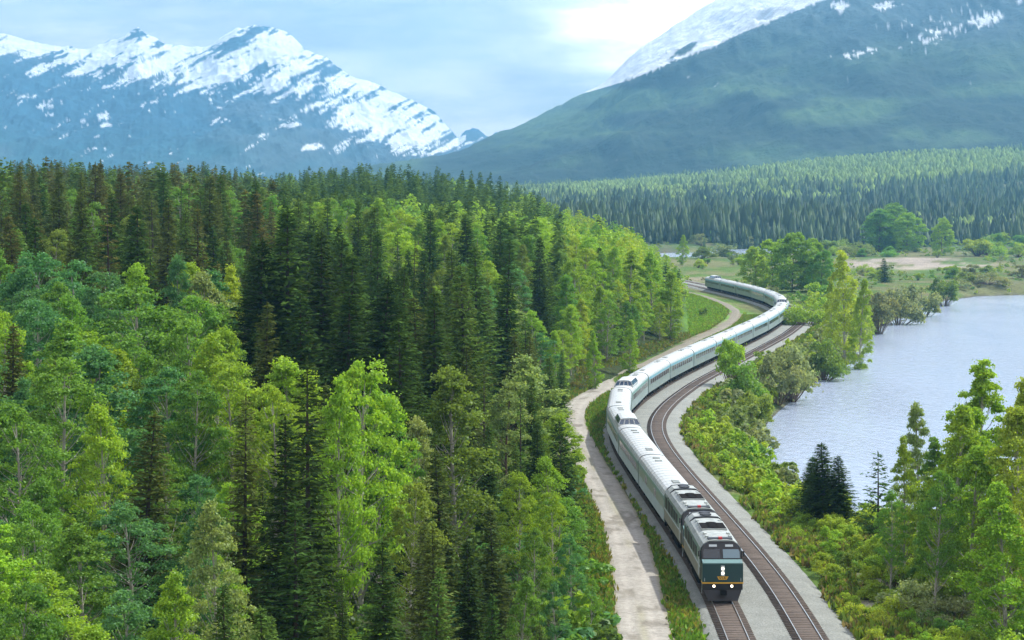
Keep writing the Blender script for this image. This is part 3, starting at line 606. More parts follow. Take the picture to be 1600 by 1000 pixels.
def plant(kind, X, Y, H, width, colname, label=None, group=None, z=None, v=None):
    protos, name, cat = KIND[kind]; tm, cm, h0 = protos[rnd.randrange(len(protos)) if v is None else v % len(protos)]
    z = float(ground(np.array([X]), np.array([Y]))[0]) - .12 if z is None else z
    r = link(name, None, None, (X, Y, z)); r.empty_display_size = .5; s = H / h0
    r.scale = (width * s, width * s, s); r.rotation_euler = (rnd.uniform(-.025, .025), rnd.uniform(-.025, .025), rnd.uniform(0, 6.283))
    link('trunk', tm, r); c = link('crown', cm, r); c.color = jcol(COL[colname])
    tag(r, label, cat, group); PLANTED.append((X, Y, width * s * 2.2)); return r
def by_top(kind, px, py, Y, width, colname, label, group=None, v=None):
    X = (px - 800) / FPX * Y; z = float(ground(np.array([X]), np.array([Y]))[0]); H = height_at(py, Y) - z
    width *= 1.4 if kind == 'spruce' and X < 20 else .84 if kind == 'aspen' and Y < 200 else .82 if kind == 'poplar' and Y < 200 else 1
    return plant(kind, X, Y, H, width, colname, label, group, z - .12, v)
GF = 'trees of the left hillside forest'
hand = [
 # the near trees along the lower left, then the middle distance
 ('aspen', 22, 640, 150, 1.25, 'green', 'tall mid green aspen cut off by the left edge of the photo, lower left corner', 0),
 ('aspen', 95, 575, 158, 1.35, 'green', 'broad leafy green aspen with two crown tops, second from the left edge of the photo', 2),
 ('aspen', 158, 640, 150, 1.0, 'bright', 'light green aspen whose right side touches the brownish foreground spruce', 1),
 ('spruce', 215, 640, 138, 1.15, 'brown', 'ragged brownish spruce in the lower left, pointed top standing between two green aspens', 1),
 ('aspen', 300, 590, 168, 1.1, 'green', 'pale topped aspen right behind the small aspen with the bare white fork', 2),
 ('aspen', 355, 572, 172, 1.15, 'bright', 'yellow green aspen top left of the thin dark foreground spruces', 4),
 ('aspen', 332, 800, 118, .95, 'pale', 'small aspen with bare white forked trunk near the bottom, right of the brownish spruce', 3),
 ('spruce', 375, 615, 142, .85, 'brown', 'narrow brownish spruce in front of the yellow green aspen tops', 3),
 ('spruce', 445, 650, 132, 1.0, 'deep', 'dark open spruce just left of the tallest thin foreground spruce', 1),
 ('spruce', 482, 556, 138, .95, 'deep', 'tallest thin dark spruce of the foreground with its bare black stem showing', 3),
 ('aspen', 425, 610, 166, 1.0, 'bright', 'bright aspen between the two thin dark foreground spruces', 0),
 ('aspen', 555, 578, 148, 1.02, 'bright', 'large bright yellow green aspen with white twin stems, right of the thin dark spruce', 0),
 ('aspen', 530, 610, 142, .75, 'bright', 'slim aspen leaning into the left side of the large bright aspen', 3),
 ('aspen', 598, 625, 152, .9, 'green', 'aspen filling the right side of the large bright aspen', 4),
 ('aspen', 60, 402, 232, 1.2, 'teal', 'bluish green aspen high on the left edge, below the brownish spruces', 0),
 ('aspen', 15, 425, 226, 1.1, 'teal', 'bluish green aspen cut by the left edge, level with the spruce crowns', 1),
 ('aspen', 118, 418, 228, 1.15, 'teal', 'bluish green aspen second in the upper row of soft aspens on the left', 2),
 ('aspen', 165, 432, 222, 1.0, 'teal', 'bluish green aspen third in the upper row of soft aspens on the left', 4),
 ('aspen', 205, 458, 205, 1.45, 'green', 'very broad round crowned aspen in the middle of the left forest', 0),
 ('aspen', 270, 402, 242, .75, 'teal', 'narrow bluish aspen top standing alone against the dark spruces', 5),
 ('aspen', 330, 432, 226, 1.0, 'pale', 'pale aspen with thin stems left of the block of dark spruces', 1),
 ('aspen', 352, 425, 240, .8, 'lime', 'lime green aspen top shining between dark spruces', 3),
 ('aspen', 295, 470, 208, 1.0, 'green', 'mid green aspen right beside the very broad round aspen', 4),
 ('aspen', 60, 480, 200, 1.1, 'teal', 'bluish aspen below the upper soft aspens near the left edge', 2),
 ('spruce', 18, 505, 190, 1.1, 'rust', 'rusty brown spruce at the left edge between the aspen rows', 1),
 ('spruce', 95, 520, 186, .9, 'brown', 'brownish spruce showing between the two rows of left aspens', 4),
 ('spruce', 445, 322, 215, 1.15, 'dark', 'tall dark spruce with the highest top of the dark middle group', 0),
 ('spruce', 402, 372, 214, 1.1, 'deep', 'blackish spruce left of the tallest dark middle spruce', 2),
 ('spruce', 505, 362, 210, 1.2, 'deep', 'blackish spruce right of the tallest dark middle spruce', 4),
 ('spruce', 548, 392, 204, 1.1, 'dark', 'dark spruce on the right shoulder of the dark middle group', 0),
 ('spruce', 590, 432, 198, 1.25, 'deep', 'blackish spruce sloping down on the right of the dark middle group', 2),
 ('spruce', 622, 495, 188, 1.0, 'deep', 'lower blackish spruce at the right foot of the dark middle group', 4),
 ('spruce', 470, 455, 190, 1.0, 'deep', 'blackish spruce low in front of the dark middle group', 2),
 ('spruce', 410, 470, 192, .95, 'brown', 'brown tinged spruce low in front of the dark middle group', 1),
 ('spruce', 678, 452, 206, 1.0, 'dark', 'dark slender spruce standing left of the pink bare rocks', 0),
 ('spruce', 648, 540, 182, .9, 'deep', 'short blackish spruce below the slender spruce by the pink rocks', 2),
 ('spruce', 745, 380, 262, 1.0, 'mids', 'dark spruce above the pink bare rocks', 4),
 ('spruce', 788, 372, 272, .95, 'dark', 'dark spruce with a sharp top right of the spruce above the pink rocks', 1),
 ('willow', 832, 562, 226, 1.35, 'pale', 'pale silvery green willow above the dirt road bend', 0),
 ('willow', 790, 600, 214, 1.1, 'pale', 'smaller pale willow left of the silvery willow', 1),
 ('smallspruce', 880, 655, 186, .95, 'deep', 'dark layered spruce leaning out against the pale gravel road', 0),
 ('spruce', 760, 660, 180, .9, 'mids', 'medium green spruce below the pale willows', 0),
 ('spruce', 720, 640, 190, .8, 'mids', 'medium green spruce left of the spruce below the willows', 3),
 ('aspen', 655, 655, 162, .95, 'pale', 'pale narrow aspen right of the large bright aspen', 5),
 ('spruce', 690, 700, 152, 1.1, 'brown', 'olive brown spruce in the lower middle of the forest', 1),
 ('aspen', 640, 760, 138, .85, 'olive', 'olive green aspen low between large bright aspen and brown spruce', 4),
 ('spruce', 770, 790, 142, 1.15, 'brown', 'dark brown green spruce left of the bright roadside aspens at the bottom', 1),
 ('spruce', 735, 840, 132, 1.0, 'deep', 'blackish spruce at the bottom beside the bright roadside aspens', 4),
 ('aspen', 812, 742, 160, .9, 'bright', 'bright green young aspen left of the gravel road, topmost of the roadside group', 0),
 ('aspen', 862, 772, 158, .85, 'bright', 'bright green young aspen touching the gravel road edge above the corner group', 4),
 ('aspen', 835, 830, 148, .95, 'green', 'young green aspen in the centre of the roadside group', 2),
 ('aspen', 895, 838, 150, .8, 'teal', 'bluish green young aspen beside the gravel road', 0),
 ('aspen', 925, 905, 146, .7, 'green', 'low green aspen at the bottom edge of the gravel road', 4),
 ('aspen', 870, 915, 138, .9, 'teal', 'bluish green aspen at the bottom of the roadside group', 2),
 ('aspen', 810, 905, 130, .9, 'green', 'green aspen at the bottom between blackish spruce and roadside group', 1),
 # the wood edge by the track
 ('poplar', 985, 395, 452, 1.3, 'bright', 'bright green round poplar on the forest edge above the two glass dome cars', 0),
 ('poplar', 1022, 398, 462, 1.15, 'bright', 'bright green poplar second from the right end of the forest edge', 1),
 ('poplar', 1050, 425, 462, 1.0, 'bright', 'bright green poplar at the right end of the forest facing the far clearing', 2),
 ('poplar', 940, 450, 400, 1.0, 'bright', 'bright green poplar low on the forest edge left of the white coaches', 0),
 ('poplar', 905, 470, 376, 1.05, 'lime', 'lime green poplar above the place where the gravel road meets the train', 1),
 ('poplar', 985, 500, 380, .85, 'bright', 'rounded small poplar right beside the coach roofs', 2),
 ('poplar', 870, 520, 330, .95, 'bright', 'bright poplar left of the gravel road bend', 0),
 ('spruce', 878, 545, 300, .8, 'mids', 'dark pointed spruce just left of the gravel road bend', 0),
 ('poplar', 930, 520, 352, .8, 'bright', 'light green poplar just above the first glass dome car', 1),
 ('spruce', 935, 385, 440, 1.05, 'dark', 'dark spruce rising among the bright poplars of the forest edge', 0),
]
for k, px, py, Y, w, c, lb, v in hand: by_top(k, px, py, Y, w, c, lb, None, v)

GR = 'trees on the lake side'
handr = [
 ('spruce', 1290, 690, 205, 2.6, 'deep', 'dark spruce on the near lake shore, taller of the touching pair', 0),
 ('spruce', 1268, 712, 209, 2.3, 'dark', 'dark spruce on the near lake shore, left of the touching pair', 2),
 ('spruce', 1316, 710, 203, 2.5, 'deep', 'dark spruce on the near lake shore, right of the touching pair', 4),
 ('smallpine', 1376, 705, 190, 1.35, 'dark', 'open branched young pine silhouetted against the lake', 0),
 ('aspen', 1440, 632, 186, .8, 'pale', 'pale slim aspen with see-through top in front of the lake', 5),
 ('aspen', 1420, 690, 178, .75, 'bright', 'short aspen left of the pale slim aspen by the lake', 3),
 ('poplar', 1540, 575, 178, 1.25, 'bright', 'tallest bright poplar on the near right shore', 0),
 ('poplar', 1490, 640, 170, 1.25, 'bright', 'green poplar left of the tallest right shore poplar', 1),
 ('poplar', 1590, 640, 160, 1.2, 'yellow', 'yellow green poplar cut by the right edge of the photo', 2),
 ('poplar', 1525, 705, 162, 1.35, 'bright', 'green poplar in front of the tallest right shore poplar', 0),
 ('poplar', 1575, 760, 148, 1.4, 'bright', 'olive poplar at the right edge below the yellow green poplar', 1),
 ('aspen', 1468, 740, 160, .9, 'green', 'green aspen below the pale slim aspen', 4),
 ('aspen', 1625, 700, 150, 1.0, 'yellow', 'yellowish aspen crown just entering at the right edge', 2),
 ('poplar', 1520, 640, 172, 1.2, 'bright', 'bright poplar filling the gap under the tallest right shore poplar', 2),
 ('poplar', 1470, 690, 174, 1.0, 'green', 'green poplar between pale slim aspen and tallest right shore poplar', 0),
 ('poplar', 1610, 600, 176, 1.0, 'lime', 'lime green poplar behind the yellow green one on the right edge', 0),
 ('aspen', 1395, 770, 170, .85, 'green', 'low aspen under the open branched pine', 0),
 ('poplar', 1320, 398, 452, .85, 'lime', 'tall narrow yellowish poplar on the far side of the bend by the lake', 0),
 ('poplar', 1345, 440, 447, .65, 'lime', 'lower poplar on the right side of the tall narrow poplar by the lake', 1),
 ('poplar', 1302, 440, 470, .6, 'lime', 'lower poplar on the left side of the tall narrow poplar by the lake', 2),
 ('round', 1180, 388, 705, 0.99, 'bright', 'round poplar at the left end of the green clump beyond the train bend', 0),
 ('round', 1206, 376, 720, 1.05, 'bright', 'round poplar second in the clump beyond the train bend', 1),
 ('round', 1240, 366, 700, 1.08, 'bright', 'tallest round poplar in the middle of the clump beyond the train bend', 2),
 ('round', 1266, 376, 705, 0.99, 'bright', 'round poplar right of the tallest one in the clump beyond the bend', 0),
 ('round', 1284, 392, 695, 0.93, 'green', 'round poplar at the right end of the clump beyond the bend', 1),
 ('smallspruce', 1383, 403, 790, 1.55, 'dark', 'squat dark spruce standing alone by the sandbar beyond the lake', 0),
 ('round', 1372, 330, 1255, 1.32, 'green', 'left part of the big round tree group on the far river bank', 0),
 ('round', 1394, 319, 1270, 1.39, 'green', 'biggest round tree on the far river bank', 1),
 ('round', 1418, 334, 1245, 1.25, 'bright', 'right part of the big round tree group on the far river bank', 2),
 ('round', 1472, 343, 1180, 0.92, 'bright', 'bright round tree right of the big round tree group on the far bank', 0),
 ('poplar', 1066, 368, 1010, 1.1, 'bright', 'small bright poplar near the far end of the rails', 1),
 ('spruce', 1100, 372, 1330, 1.4, 'mids', 'dark rounded tree on the far bank left of the river', 0),
]
for k, px, py, Y, w, c, lb, v in handr: by_top(k, px, py, Y, w, c, lb, None, v)

# ---------------------------------------------------------------- the hillside forest
def zone(px, py):
    """(share of conifers, conifer tones, broadleaf tones) by where on the hill it stands"""
    if px > 880: return .12, ['mids', 'dark'], ['bright', 'bright', 'lime', 'green']
    if py < 300 and px > 430: return .9, ['mids', 'dark', 'mids'], ['green', 'bright']
    if py < 405: return (.70, ['brown', 'dark', 'brown', 'rust', 'mids'], ['olive', 'green', 'green']) if px < 440 else (.46, ['mids', 'dark', 'mids'], ['bright', 'green', 'olive', 'bright'])
    if px < 385: return .22, ['brown', 'dark', 'rust'], ['teal', 'green', 'teal', 'bright', 'green']
    if px < 700 and py < 620: return .8, ['deep', 'dark', 'brown'], ['green', 'bright', 'olive']
    if px < 860: return .5, ['mids', 'dark', 'brown'], ['bright', 'green', 'pale', 'olive', 'teal']
    return .25, ['mids', 'dark'], ['bright', 'green', 'lime']
cell = {}
def blocked(X, Y, d):
    i, j = int(X // 8), int(Y // 8); k = int(d // 8) + 1
    for a in range(i - k, i + k + 1):
        for b_ in range(j - k, j + k + 1):
            for (x, y, dd) in cell.get((a, b_), ()):
                if (x - X) ** 2 + (y - Y) ** 2 < max(d, dd) ** 2 * .9: return True
    return False
def occupy(X, Y, d): cell.setdefault((int(X // 8), int(Y // 8)), []).append((X, Y, d))
for (X, Y, rr) in PLANTED: occupy(X, Y, min(rr * 1.15, 4.6))
cand = []; N0 = 42000
cy = np.sqrt(np.array([rnd.random() for _ in range(N0)]) * (1380 ** 2 - 98 ** 2) + 98 ** 2); cx = np.array([rnd.uniform(-.265, .085) for _ in range(N0)]) * cy
okm = inside(cx, cy, FOREST) & (dist_poly(cx, cy, FOREST, True) > 2.2) & (dist_poly(cx, cy, RO4) > 4.2)
cx = cx[okm]; cy = cy[okm]
rock_zone = [at_z(x, y, 8) for x, y in [(700, 528), (745, 522), (790, 548), (785, 590), (735, 600), (698, 575)]]
RZONE = [((735, 545), 238), ((705, 318), 720)]
rz = [((p[0] - 800) / FPX * Y_, Y_) for p, Y_ in RZONE]
cz = ground(cx, cy)
for X, Y, z in zip(cx, cy, cz):
    d = 4.7 if Y < 260 else 4.7 + (Y - 260) * .0062
    if blocked(X, Y, d): continue
    if any(abs(X - a) < (3.4 if k == 0 else 9) and -14 * (1 + k * 2) < Y - b_ < 4 for k, (a, b_) in enumerate(rz)): continue
    occupy(X, Y, d); cand.append((X, Y, z))
cand.sort(key=lambda c: c[1])
XSP = [(120, 'at the left edge'), (260, 'under the twin peaks'), (420, 'under the snow dome'), (560, 'right of the snow dome'), (700, 'under the lower snowfield'), (850, 'under the mountain gap'), (2000, 'next to the railway')]
def rowname(Y): return 'front row' if Y < 150 else 'second row' if Y < 185 else 'lower slope' if Y < 230 else 'middle slope' if Y < 300 else 'upper slope' if Y < 400 else 'crest' if Y < 560 else 'far ridge'
nc_ = nb_ = 0; rest_c = []; rest_b = []; auto = []
for X, Y, z in cand:
    hc = rnd.uniform(13, 23); hb = rnd.uniform(12, 17)
    px, py = project(X, Y, z + 17)
    pc, tc_, tb_ = zone(px, py); patchy = float(fbm(X / 22, Y / 34, 91, 3)); con = patchy < .5 + (pc - .5) * .62
    if Y < 150: hc *= .62; hb *= .68
    dist_edge = float(dist_poly(np.array([X]), np.array([Y]), FOREST, True)[0])
    if dist_edge < 9: hb *= .72; hc *= .7
    # young growth hides nothing of the tall named trees in front of which it stands
    lim = 470 if px < 650 else 560
    top = project(X, Y, z + (hc if con else hb))[1]
    if Y < 165:
        want = 700 if px < 600 else 780
        if top < want: 
            hh = height_at(want + rnd.uniform(0, 60), Y) - z
            if hh < 4: continue
            hc = hb = min(hh, hb)
    if Y > 400 and X / Y > .055: hb *= .8
    if not (-60 < px < 1150) : continue
    sk = float(np.interp(px, [-60, 0, 90, 200, 330, 420, 470, 540, 600, 700, 760, 830, 860, 950, 1040, 1080, 1150], [238, 242, 240, 252, 250, 275, 268, 244, 240, 246, 262, 290, 322, 345, 380, 430, 470])) + abs(rnd.gauss(0, 17)) - 5
    if px > 430 and Y < 600: sk = max(sk, float(np.interp(px, [430, 520, 600, 700, 760, 850, 950, 1040], [285, 298, 302, 318, 326, 338, 350, 388])) + rnd.uniform(-6, 14))
    hm = height_at(sk, Y) - z
    if hm < 7.5: continue
    hc = min(hc, hm); hb = min(hb, hm)
    tone = rnd.choice(tc_ if con else tb_); H = hc if con else hb; w = rnd.uniform(.85, 1.4) * (1.15 if con else .95)
    if con and nc_ < 268: nc_ += 1; auto.append(('pine' if rnd.random() < .15 else 'spruce', X, Y, z, H, w, tone, px))
    elif not con and nb_ < 250: nb_ += 1; auto.append(('aspen', X, Y, z, H, w, tone, px))
    else: (rest_c if con else rest_b).append((X, Y, z, H, w, tone))
cells = {}
for a in auto: cells.setdefault((a[0], a[6], rowname(a[2]), next(t for l, t in XSP if a[7] < l)), []).append(a)
ORD = ['leftmost', 'second from left', 'third from left', 'fourth from left', 'fifth from left', 'sixth from left', 'seventh from left', 'eighth from left', 'ninth from left', 'tenth from left'] + ['%dth from left' % k for k in range(11, 60)]
PLUR = dict(spruce='spruces', pine='pines', aspen='aspens')
for (kd, tone, row, xs), L_ in cells.items():
    L_.sort(key=lambda a: a[7])
    for i, (kd, X, Y, z, H, w, tone, px) in enumerate(L_):
        where = ('on the ' if 'slope' in row or row in ('crest', 'far ridge') else 'in the ') + row
        lab = ('%s %s %s %s' % (WORD[tone], kd, where, xs)) if len(L_) == 1 else '%s of %s %s, %s, %s' % (ORD[i], WORD[tone], PLUR[kd], row, xs)
        plant(kd, X, Y, H, w, tone, lab, GF, z - .15)

# ---------------------------------------------------------------- forest masses beyond the countable trees
def thin(me, keep, grow, seed):
    """corner and face arrays of a lighter copy of a crown: fewer, larger leaves"""
    n = len(me.vertices); co = np.empty(n * 3, np.float32); me.vertices.foreach_get('co', co); q = co.reshape(-1, 4, 3)
    r = np.random.default_rng(seed); k = r.choice(len(q), keep, replace=False); q = q[k]; c = q.mean(1, keepdims=True)
    return ((q - c) * grow + c).reshape(-1, 3)
LOD_B = [thin(ASPEN[k][1], 520, 3.0, k) for k in range(5)]; LOD_C = [thin(SPRUCE[k][1], 520, 2.5, k) for k in range(5)]
def mass(name, items, lods, h0, m, label, group=None):
    if not items: return
    Vs = []; Cs = []; r = np.random.default_rng(len(items))
    for X, Y, z, H, w, tone in items:
        L_ = lods[r.integers(len(lods))]; a = r.random() * 6.283; s = H / h0; c, sn = math.cos(a) * s * w, math.sin(a) * s * w
        v = np.stack([X + L_[:, 0] * c - L_[:, 1] * sn, Y + L_[:, 0] * sn + L_[:, 1] * c, z + L_[:, 2] * s], 1); Vs.append(v)
        t = np.array(COL[tone] if isinstance(tone, str) else tone) * (1 + r.uniform(-.15, .15)); Cs.append(np.tile(t, (len(v), 1)))
    V = np.concatenate(Vs); me = np_mesh(name, V, np.arange(len(V)).reshape(-1, 4), [m]); color_attr(me, 'tint', np.concatenate(Cs))
    return tag(link(name, me), label, 'woodland', group, 'stuff')
mass('spruce_wood', rest_c, LOD_C, 20, NEEDLE_A, 'dark spruce wood covering the back of the left hill', None)
mass('aspen_wood', rest_b, LOD_B, 15, LEAF_A, 'light green broadleaf wood between the far spruces of the left hill', None)

# far valley forest: a dense belt of conifers rising to the mountain foot
rr_ = np.random.default_rng(77)
def cone_proto(seed):
    r = np.random.default_rng(seed); V = []; F = []; n = 6; k0 = 0
    for lv, (z0, z1, rad) in enumerate(((.05, .55, .125 * r.uniform(.7, 1.4)), (.25, .80, .105 * r.uniform(.7, 1.35)), (.50, 1.0, .07 * r.uniform(.8, 1.6)))):
        ring = [((rad * r.uniform(.7, 1.25)) * math.cos(6.283 * i / n + lv), (rad * r.uniform(.7, 1.25)) * math.sin(6.283 * i / n + lv), z0 + r.uniform(-.03, .05)) for i in range(n)]
        V += ring + [(r.normal(0, .01), r.normal(0, .01), z1)]; F += [(k0 + i, k0 + (i + 1) % n, k0 + n) for i in range(n)]; k0 += n + 1
    return np.array(V), np.array(F)
def round_proto(seed, sl=1.0):
    r = np.random.default_rng(seed); V = []; F = []; nu, nv = 8, 5
    for j in range(nv):
        t = .12 + .88 * j / (nv - 1); e = math.sin(math.pi * min(.97, .18 + .8 * j / (nv - 1)))
        for i in range(nu): a = 6.283 * i / nu; q = .26 * sl * e * r.uniform(.72, 1.28); V.append((q * math.cos(a), q * math.sin(a), t + r.uniform(-.05, .05)))
    for j in range(nv - 1):
        for i in range(nu): a, b_ = j * nu + i, j * nu + (i + 1) % nu; F += [(a, b_, b_ + nu), (a, b_ + nu, a + nu)]
    return np.array(V), np.array(F)
def belt(name, protos, X, Y, z, H, cols, m, label):
    V = []; Fc = []; Cc = []; k0 = 0; which = rr_.integers(0, len(protos), len(X)); a = rr_.random(len(X)) * 6.283
    for p in range(len(protos)):
        pv, pf = protos[p]; i = np.nonzero(which == p)[0]; c, s = np.cos(a[i])[:, None], np.sin(a[i])[:, None]; h = H[i][:, None]
        vx = X[i][:, None] + (pv[None, :, 0] * c - pv[None, :, 1] * s) * h; vy = Y[i][:, None] + (pv[None, :, 0] * s + pv[None, :, 1] * c) * h; vz = z[i][:, None] + pv[None, :, 2] * h
        V.append(np.stack([vx, vy, vz], -1).reshape(-1, 3)); Fc.append((k0 + np.arange(len(i))[:, None, None] * len(pv) + pf[None]).reshape(-1, 3)); k0 += len(i) * len(pv)
        Cc.append(np.repeat(cols[i], len(pv), 0))
    me = np_mesh(name, np.concatenate(V), np.concatenate(Fc), [m]); color_attr(me, 'tint', np.concatenate(Cc))
    return tag(link(name, me), label, 'woodland', None, 'stuff')
BELTM = leaf_mat('belt_foliage', .12, var=.22, attr='tint')
def field(n, y0, y1, a0=-.30, a1=.30):
    Y = np.sqrt(rr_.random(n) * (y1 ** 2 - y0 ** 2) + y0 ** 2); return rr_.uniform(a0, a1, n) * Y, Y
X1, Y1 = field(13500, 1440, 2050, -.12); X2, Y2 = field(26000, 2050, 4100, -.14)
X = np.concatenate([X1, X2]); Y = np.concatenate([Y1, Y2])
GLADES = [(.168, 2950, .030, 230), (.205, 3050, .026, 170), (.047, 3300, .016, 250), (.080, 2850, .040, 120), (.13, 3350, .05, 150), (.235, 3250, .04, 200), (.02, 2950, .05, 140), (.14, 3750, .07, 130), (.03, 3500, .03, 150)]
def gladef(X, Y): return np.clip(sum(1.5 * np.exp(-((X / Y - a) / w) ** 2 - ((Y - b_) / h) ** 2) for a, b_, w, h in GLADES) * (.5 + 1.0 * fbm(X / 60, Y / 60, 98, 3)), 0, 1)
glade = fbm(X / 260, Y / 120, 95, 4); k = gladef(X, Y) < .22 + .20 * rr_.random(len(X)); X = X[k]; Y = Y[k]; glade = glade[k]
z = np.concatenate([ground(X[i:i + 6000], Y[i:i + 6000]) for i in range(0, len(X), 6000)]) if len(X) else X
Hc = rr_.uniform(9, 23, len(X)) * (.45 + 1.05 * fbm(X / 45, Y / 70, 99, 3)) * (1 - .25 * sstep(2000, 4000, Y))
base = np.where((rr_.random(len(X)) < .5)[:, None], np.array((.034, .060, .020)), np.array((.062, .105, .030))); base = lerpc(base, (.13, .20, .045), sstep(2300, 3000, Y) * sstep(.36, .54, glade) * .85)  # sunlight on the upper trees put into their tint in patches
belt('conifer_forest', [cone_proto(k) for k in range(9)] + [round_proto(40 + k, .55) for k in range(4)], X, Y, z, Hc, base, BELTM, 'dense dark conifer belt across the valley below the right mountain')
Xb, Yb = field(14000, 1650, 3700, -.10, .28); gl = fbm(Xb / 260, Yb / 120, 95, 4); k = (gl > .60) | (gladef(Xb, Yb) > .30); Xb, Yb = Xb[k], Yb[k]
belt('broadleaf_forest', [round_proto(k) for k in range(4)], Xb, Yb, ground(Xb, Yb), rr_.uniform(9, 16, len(Xb)), np.tile(np.array((.24, .35, .07)), (len(Xb), 1)) * rr_.uniform(.7, 1.2, (len(Xb), 1)), BELTM, 'pale sunlit broadleaf patches inside the far conifer forest')

# ---------------------------------------------------------------- shrubs along the lake side of the tracks
GB = 'shrubs between the railway and the lake'
shr = []
TB3 = TRACK_B[::4]
lk = LAKE
def put_bush(X, Y, H, w, tone, label=None, group=None, v=None):
    me, h0 = BUSH[rnd.randrange(len(BUSH)) if v is None else v]; z = float(ground(np.array([X]), np.array([Y]))[0]) - .08
    o = link('shrub', me, None, (X, Y, z)); s = H / h0; o.scale = (s * w, s * w, s); o.rotation_euler = (0, 0, rnd.uniform(0, 6.283)); o.color = jcol(COL[tone], .18)
    tag(o, label, 'shrub', group); return o
N1 = 60000; by = np.array([rnd.uniform(140, 640) for _ in range(N1)]); bx = np.array([rnd.uniform(18, 100) for _ in range(N1)])
db = dist_poly(bx, by, TB3); dl = np.where(inside(bx, by, lk), -1, dist_poly(bx, by, lk, True))
# right-hand side of the tracks only
side = np.ones(len(bx), bool); TBx = np.interp(by, TRACK_B[:560, 1], TRACK_B[:560, 0]); side = bx > TBx
pxb = 800 + FPX * bx / by
k = (db > 4.3) & (dl > .4) & side & (pxb < 1660) & ((by < 540) | (bx > 78))
bx, by, db, dl = bx[k], by[k], db[k], dl[k]; cell = {}
for (X, Y, rr2) in PLANTED: occupy(X, Y, 1.6)
bgz = ground(bx, by); barep = [at_z(x, y, -1.5) for x, y in [(1330, 905), (1385, 930), (1450, 960), (1500, 1010), (1345, 1010)]]; inb = inside(bx, by, barep)
sh_all = []
for X, Y, a, l, ib in zip(bx, by, db, dl, inb):
    if len(sh_all) > 760: break
    d = 1.75 + .0035 * (Y - 140)
    if ib and rnd.random() < .8: continue
    if blocked(X, Y, d): continue
    occupy(X, Y, d); sh_all.append((X, Y, a, l))
sh_all.sort(key=lambda q: q[1])
XL = ['beside the locomotives', 'by the first white cars', 'opposite the first glass dome', 'opposite the second glass dome', 'along the middle coaches', 'inside the far train bend']
bins = {}; restb = []
for i, (X, Y, a, l) in enumerate(sh_all):
    near = a < 6.5; H = rnd.uniform(.9, 1.8) if near else rnd.uniform(1.5, 3.0)
    if l < 5: H = rnd.uniform(1.8, 3.8)
    if Y > 300 and not near: H *= 1.35
    if Y > 420 and not near: H *= 1.2
    H *= .58 + .5 * float(fbm(X / 9, Y / 12, 33, 2))
    t = float(fbm(X / 12, Y / 20, 34, 3))
    tone = rnd.choice(['lime', 'bright', 'yellow', 'lime', 'bright']) if t > .43 else rnd.choice(['bright', 'green', 'grey', 'olive'])
    if l < 7 and Y > 290: tone = rnd.choice(['grey', 'olive', 'lime', 'pale'])
    if i < 205:
        row = 'by the ballast' if near else 'on the lake shore' if l < 4 else 'mid bank'
        s_ = min(5, int(np.searchsorted([200, 250, 290, 340, 430], Y))); bins.setdefault((tone, row, XL[s_]), []).append((X, Y, H))
    else: restb.append((X, Y, H, tone))
NTH = ['nearest', 'second nearest', 'third nearest', 'fourth nearest', 'fifth nearest', 'sixth nearest', 'seventh nearest', 'eighth nearest', 'ninth nearest', 'tenth nearest'] + ['%dth nearest' % k for k in range(11, 60)]
for (tone, row, xs), L_ in bins.items():
    L_.sort(key=lambda q: q[1])
    for i, (X, Y, H) in enumerate(L_):
        lab = '%s shrub %s %s' % (WORD[tone], row, xs) if len(L_) == 1 else '%s of %s shrubs %s %s' % (NTH[i], WORD[tone], row, xs)
        put_bush(X, Y, H, rnd.uniform(.9, 1.35), tone, lab, GB)
def raw(me, keep, grow, seed, nl):
    n = len(me.vertices); co = np.empty(n * 3, np.float32); me.vertices.foreach_get('co', co); q = co.reshape(-1, 3)[:nl * 4].reshape(-1, 4, 3)
    r = np.random.default_rng(seed); q = q[r.choice(len(q), keep, replace=False)]; c = q.mean(1, keepdims=True); return ((q - c) * grow + c).reshape(-1, 3)
LOD_S = [raw(BUSH[k][0], 420, 2.5, k, 2600) for k in (0, 1, 3)]
mass('far_shrubs', [(X, Y, float(z_), H, rnd.uniform(.9, 1.3), tone) for (X, Y, H, tone), z_ in zip(restb, ground(np.array([q[0] for q in restb]), np.array([q[1] for q in restb])))] if restb else [], LOD_S, 2.7, LEAF_A, 'mixed green and grey shrub belt along the shore of the far train bend') if restb else None
def scrub(name, n, gen, hs, tones, label):
    X, Y = gen(n); z_ = ground(X, Y); k = z_ > -4.6; mass(name, [(x, y, z, rnd.uniform(*hs), rnd.uniform(.9, 1.6), rnd.choice(tones)) for x, y, z in zip(X[k], Y[k], z_[k])], LOD_S, 2.7, LEAF_A, label)
def gen_meadow(n):
    Y = rr_.uniform(560, 1420, n * 2); X = rr_.uniform(.055, .27, n * 2) * Y; k = (dist_poly(X, Y, TA4) > 9) & ~inside(X, Y, FOREST) & ~inside(X, Y, LAKE) & ~inside(X, Y, RIVER); sbp = [at_z(x, y, -2.5) for x, y in [(1335, 410), (1340, 402), (1530, 402), (1540, 420), (1420, 424), (1340, 420)]]
    k &= ~inside(X, Y, sbp) & ~((Y > 820) & (Y < 1130) & (X / Y < .115)) & (fbm(X / 30, Y / 70, 97, 3) > .41); return X[k][:n], Y[k][:n]
scrub('meadow_scrub', 900, gen_meadow, (.8, 2.4), ['bright', 'lime', 'olive', 'green', 'grey'], 'low patchy green scrub covering the river meadow beyond the train')
def gen_near(n):
    Y = rr_.uniform(100, 215, n * 3); X = rr_.uniform(44, 190, n * 3); k = ~inside(X, Y, LAKE); return X[k][:n], Y[k][:n]
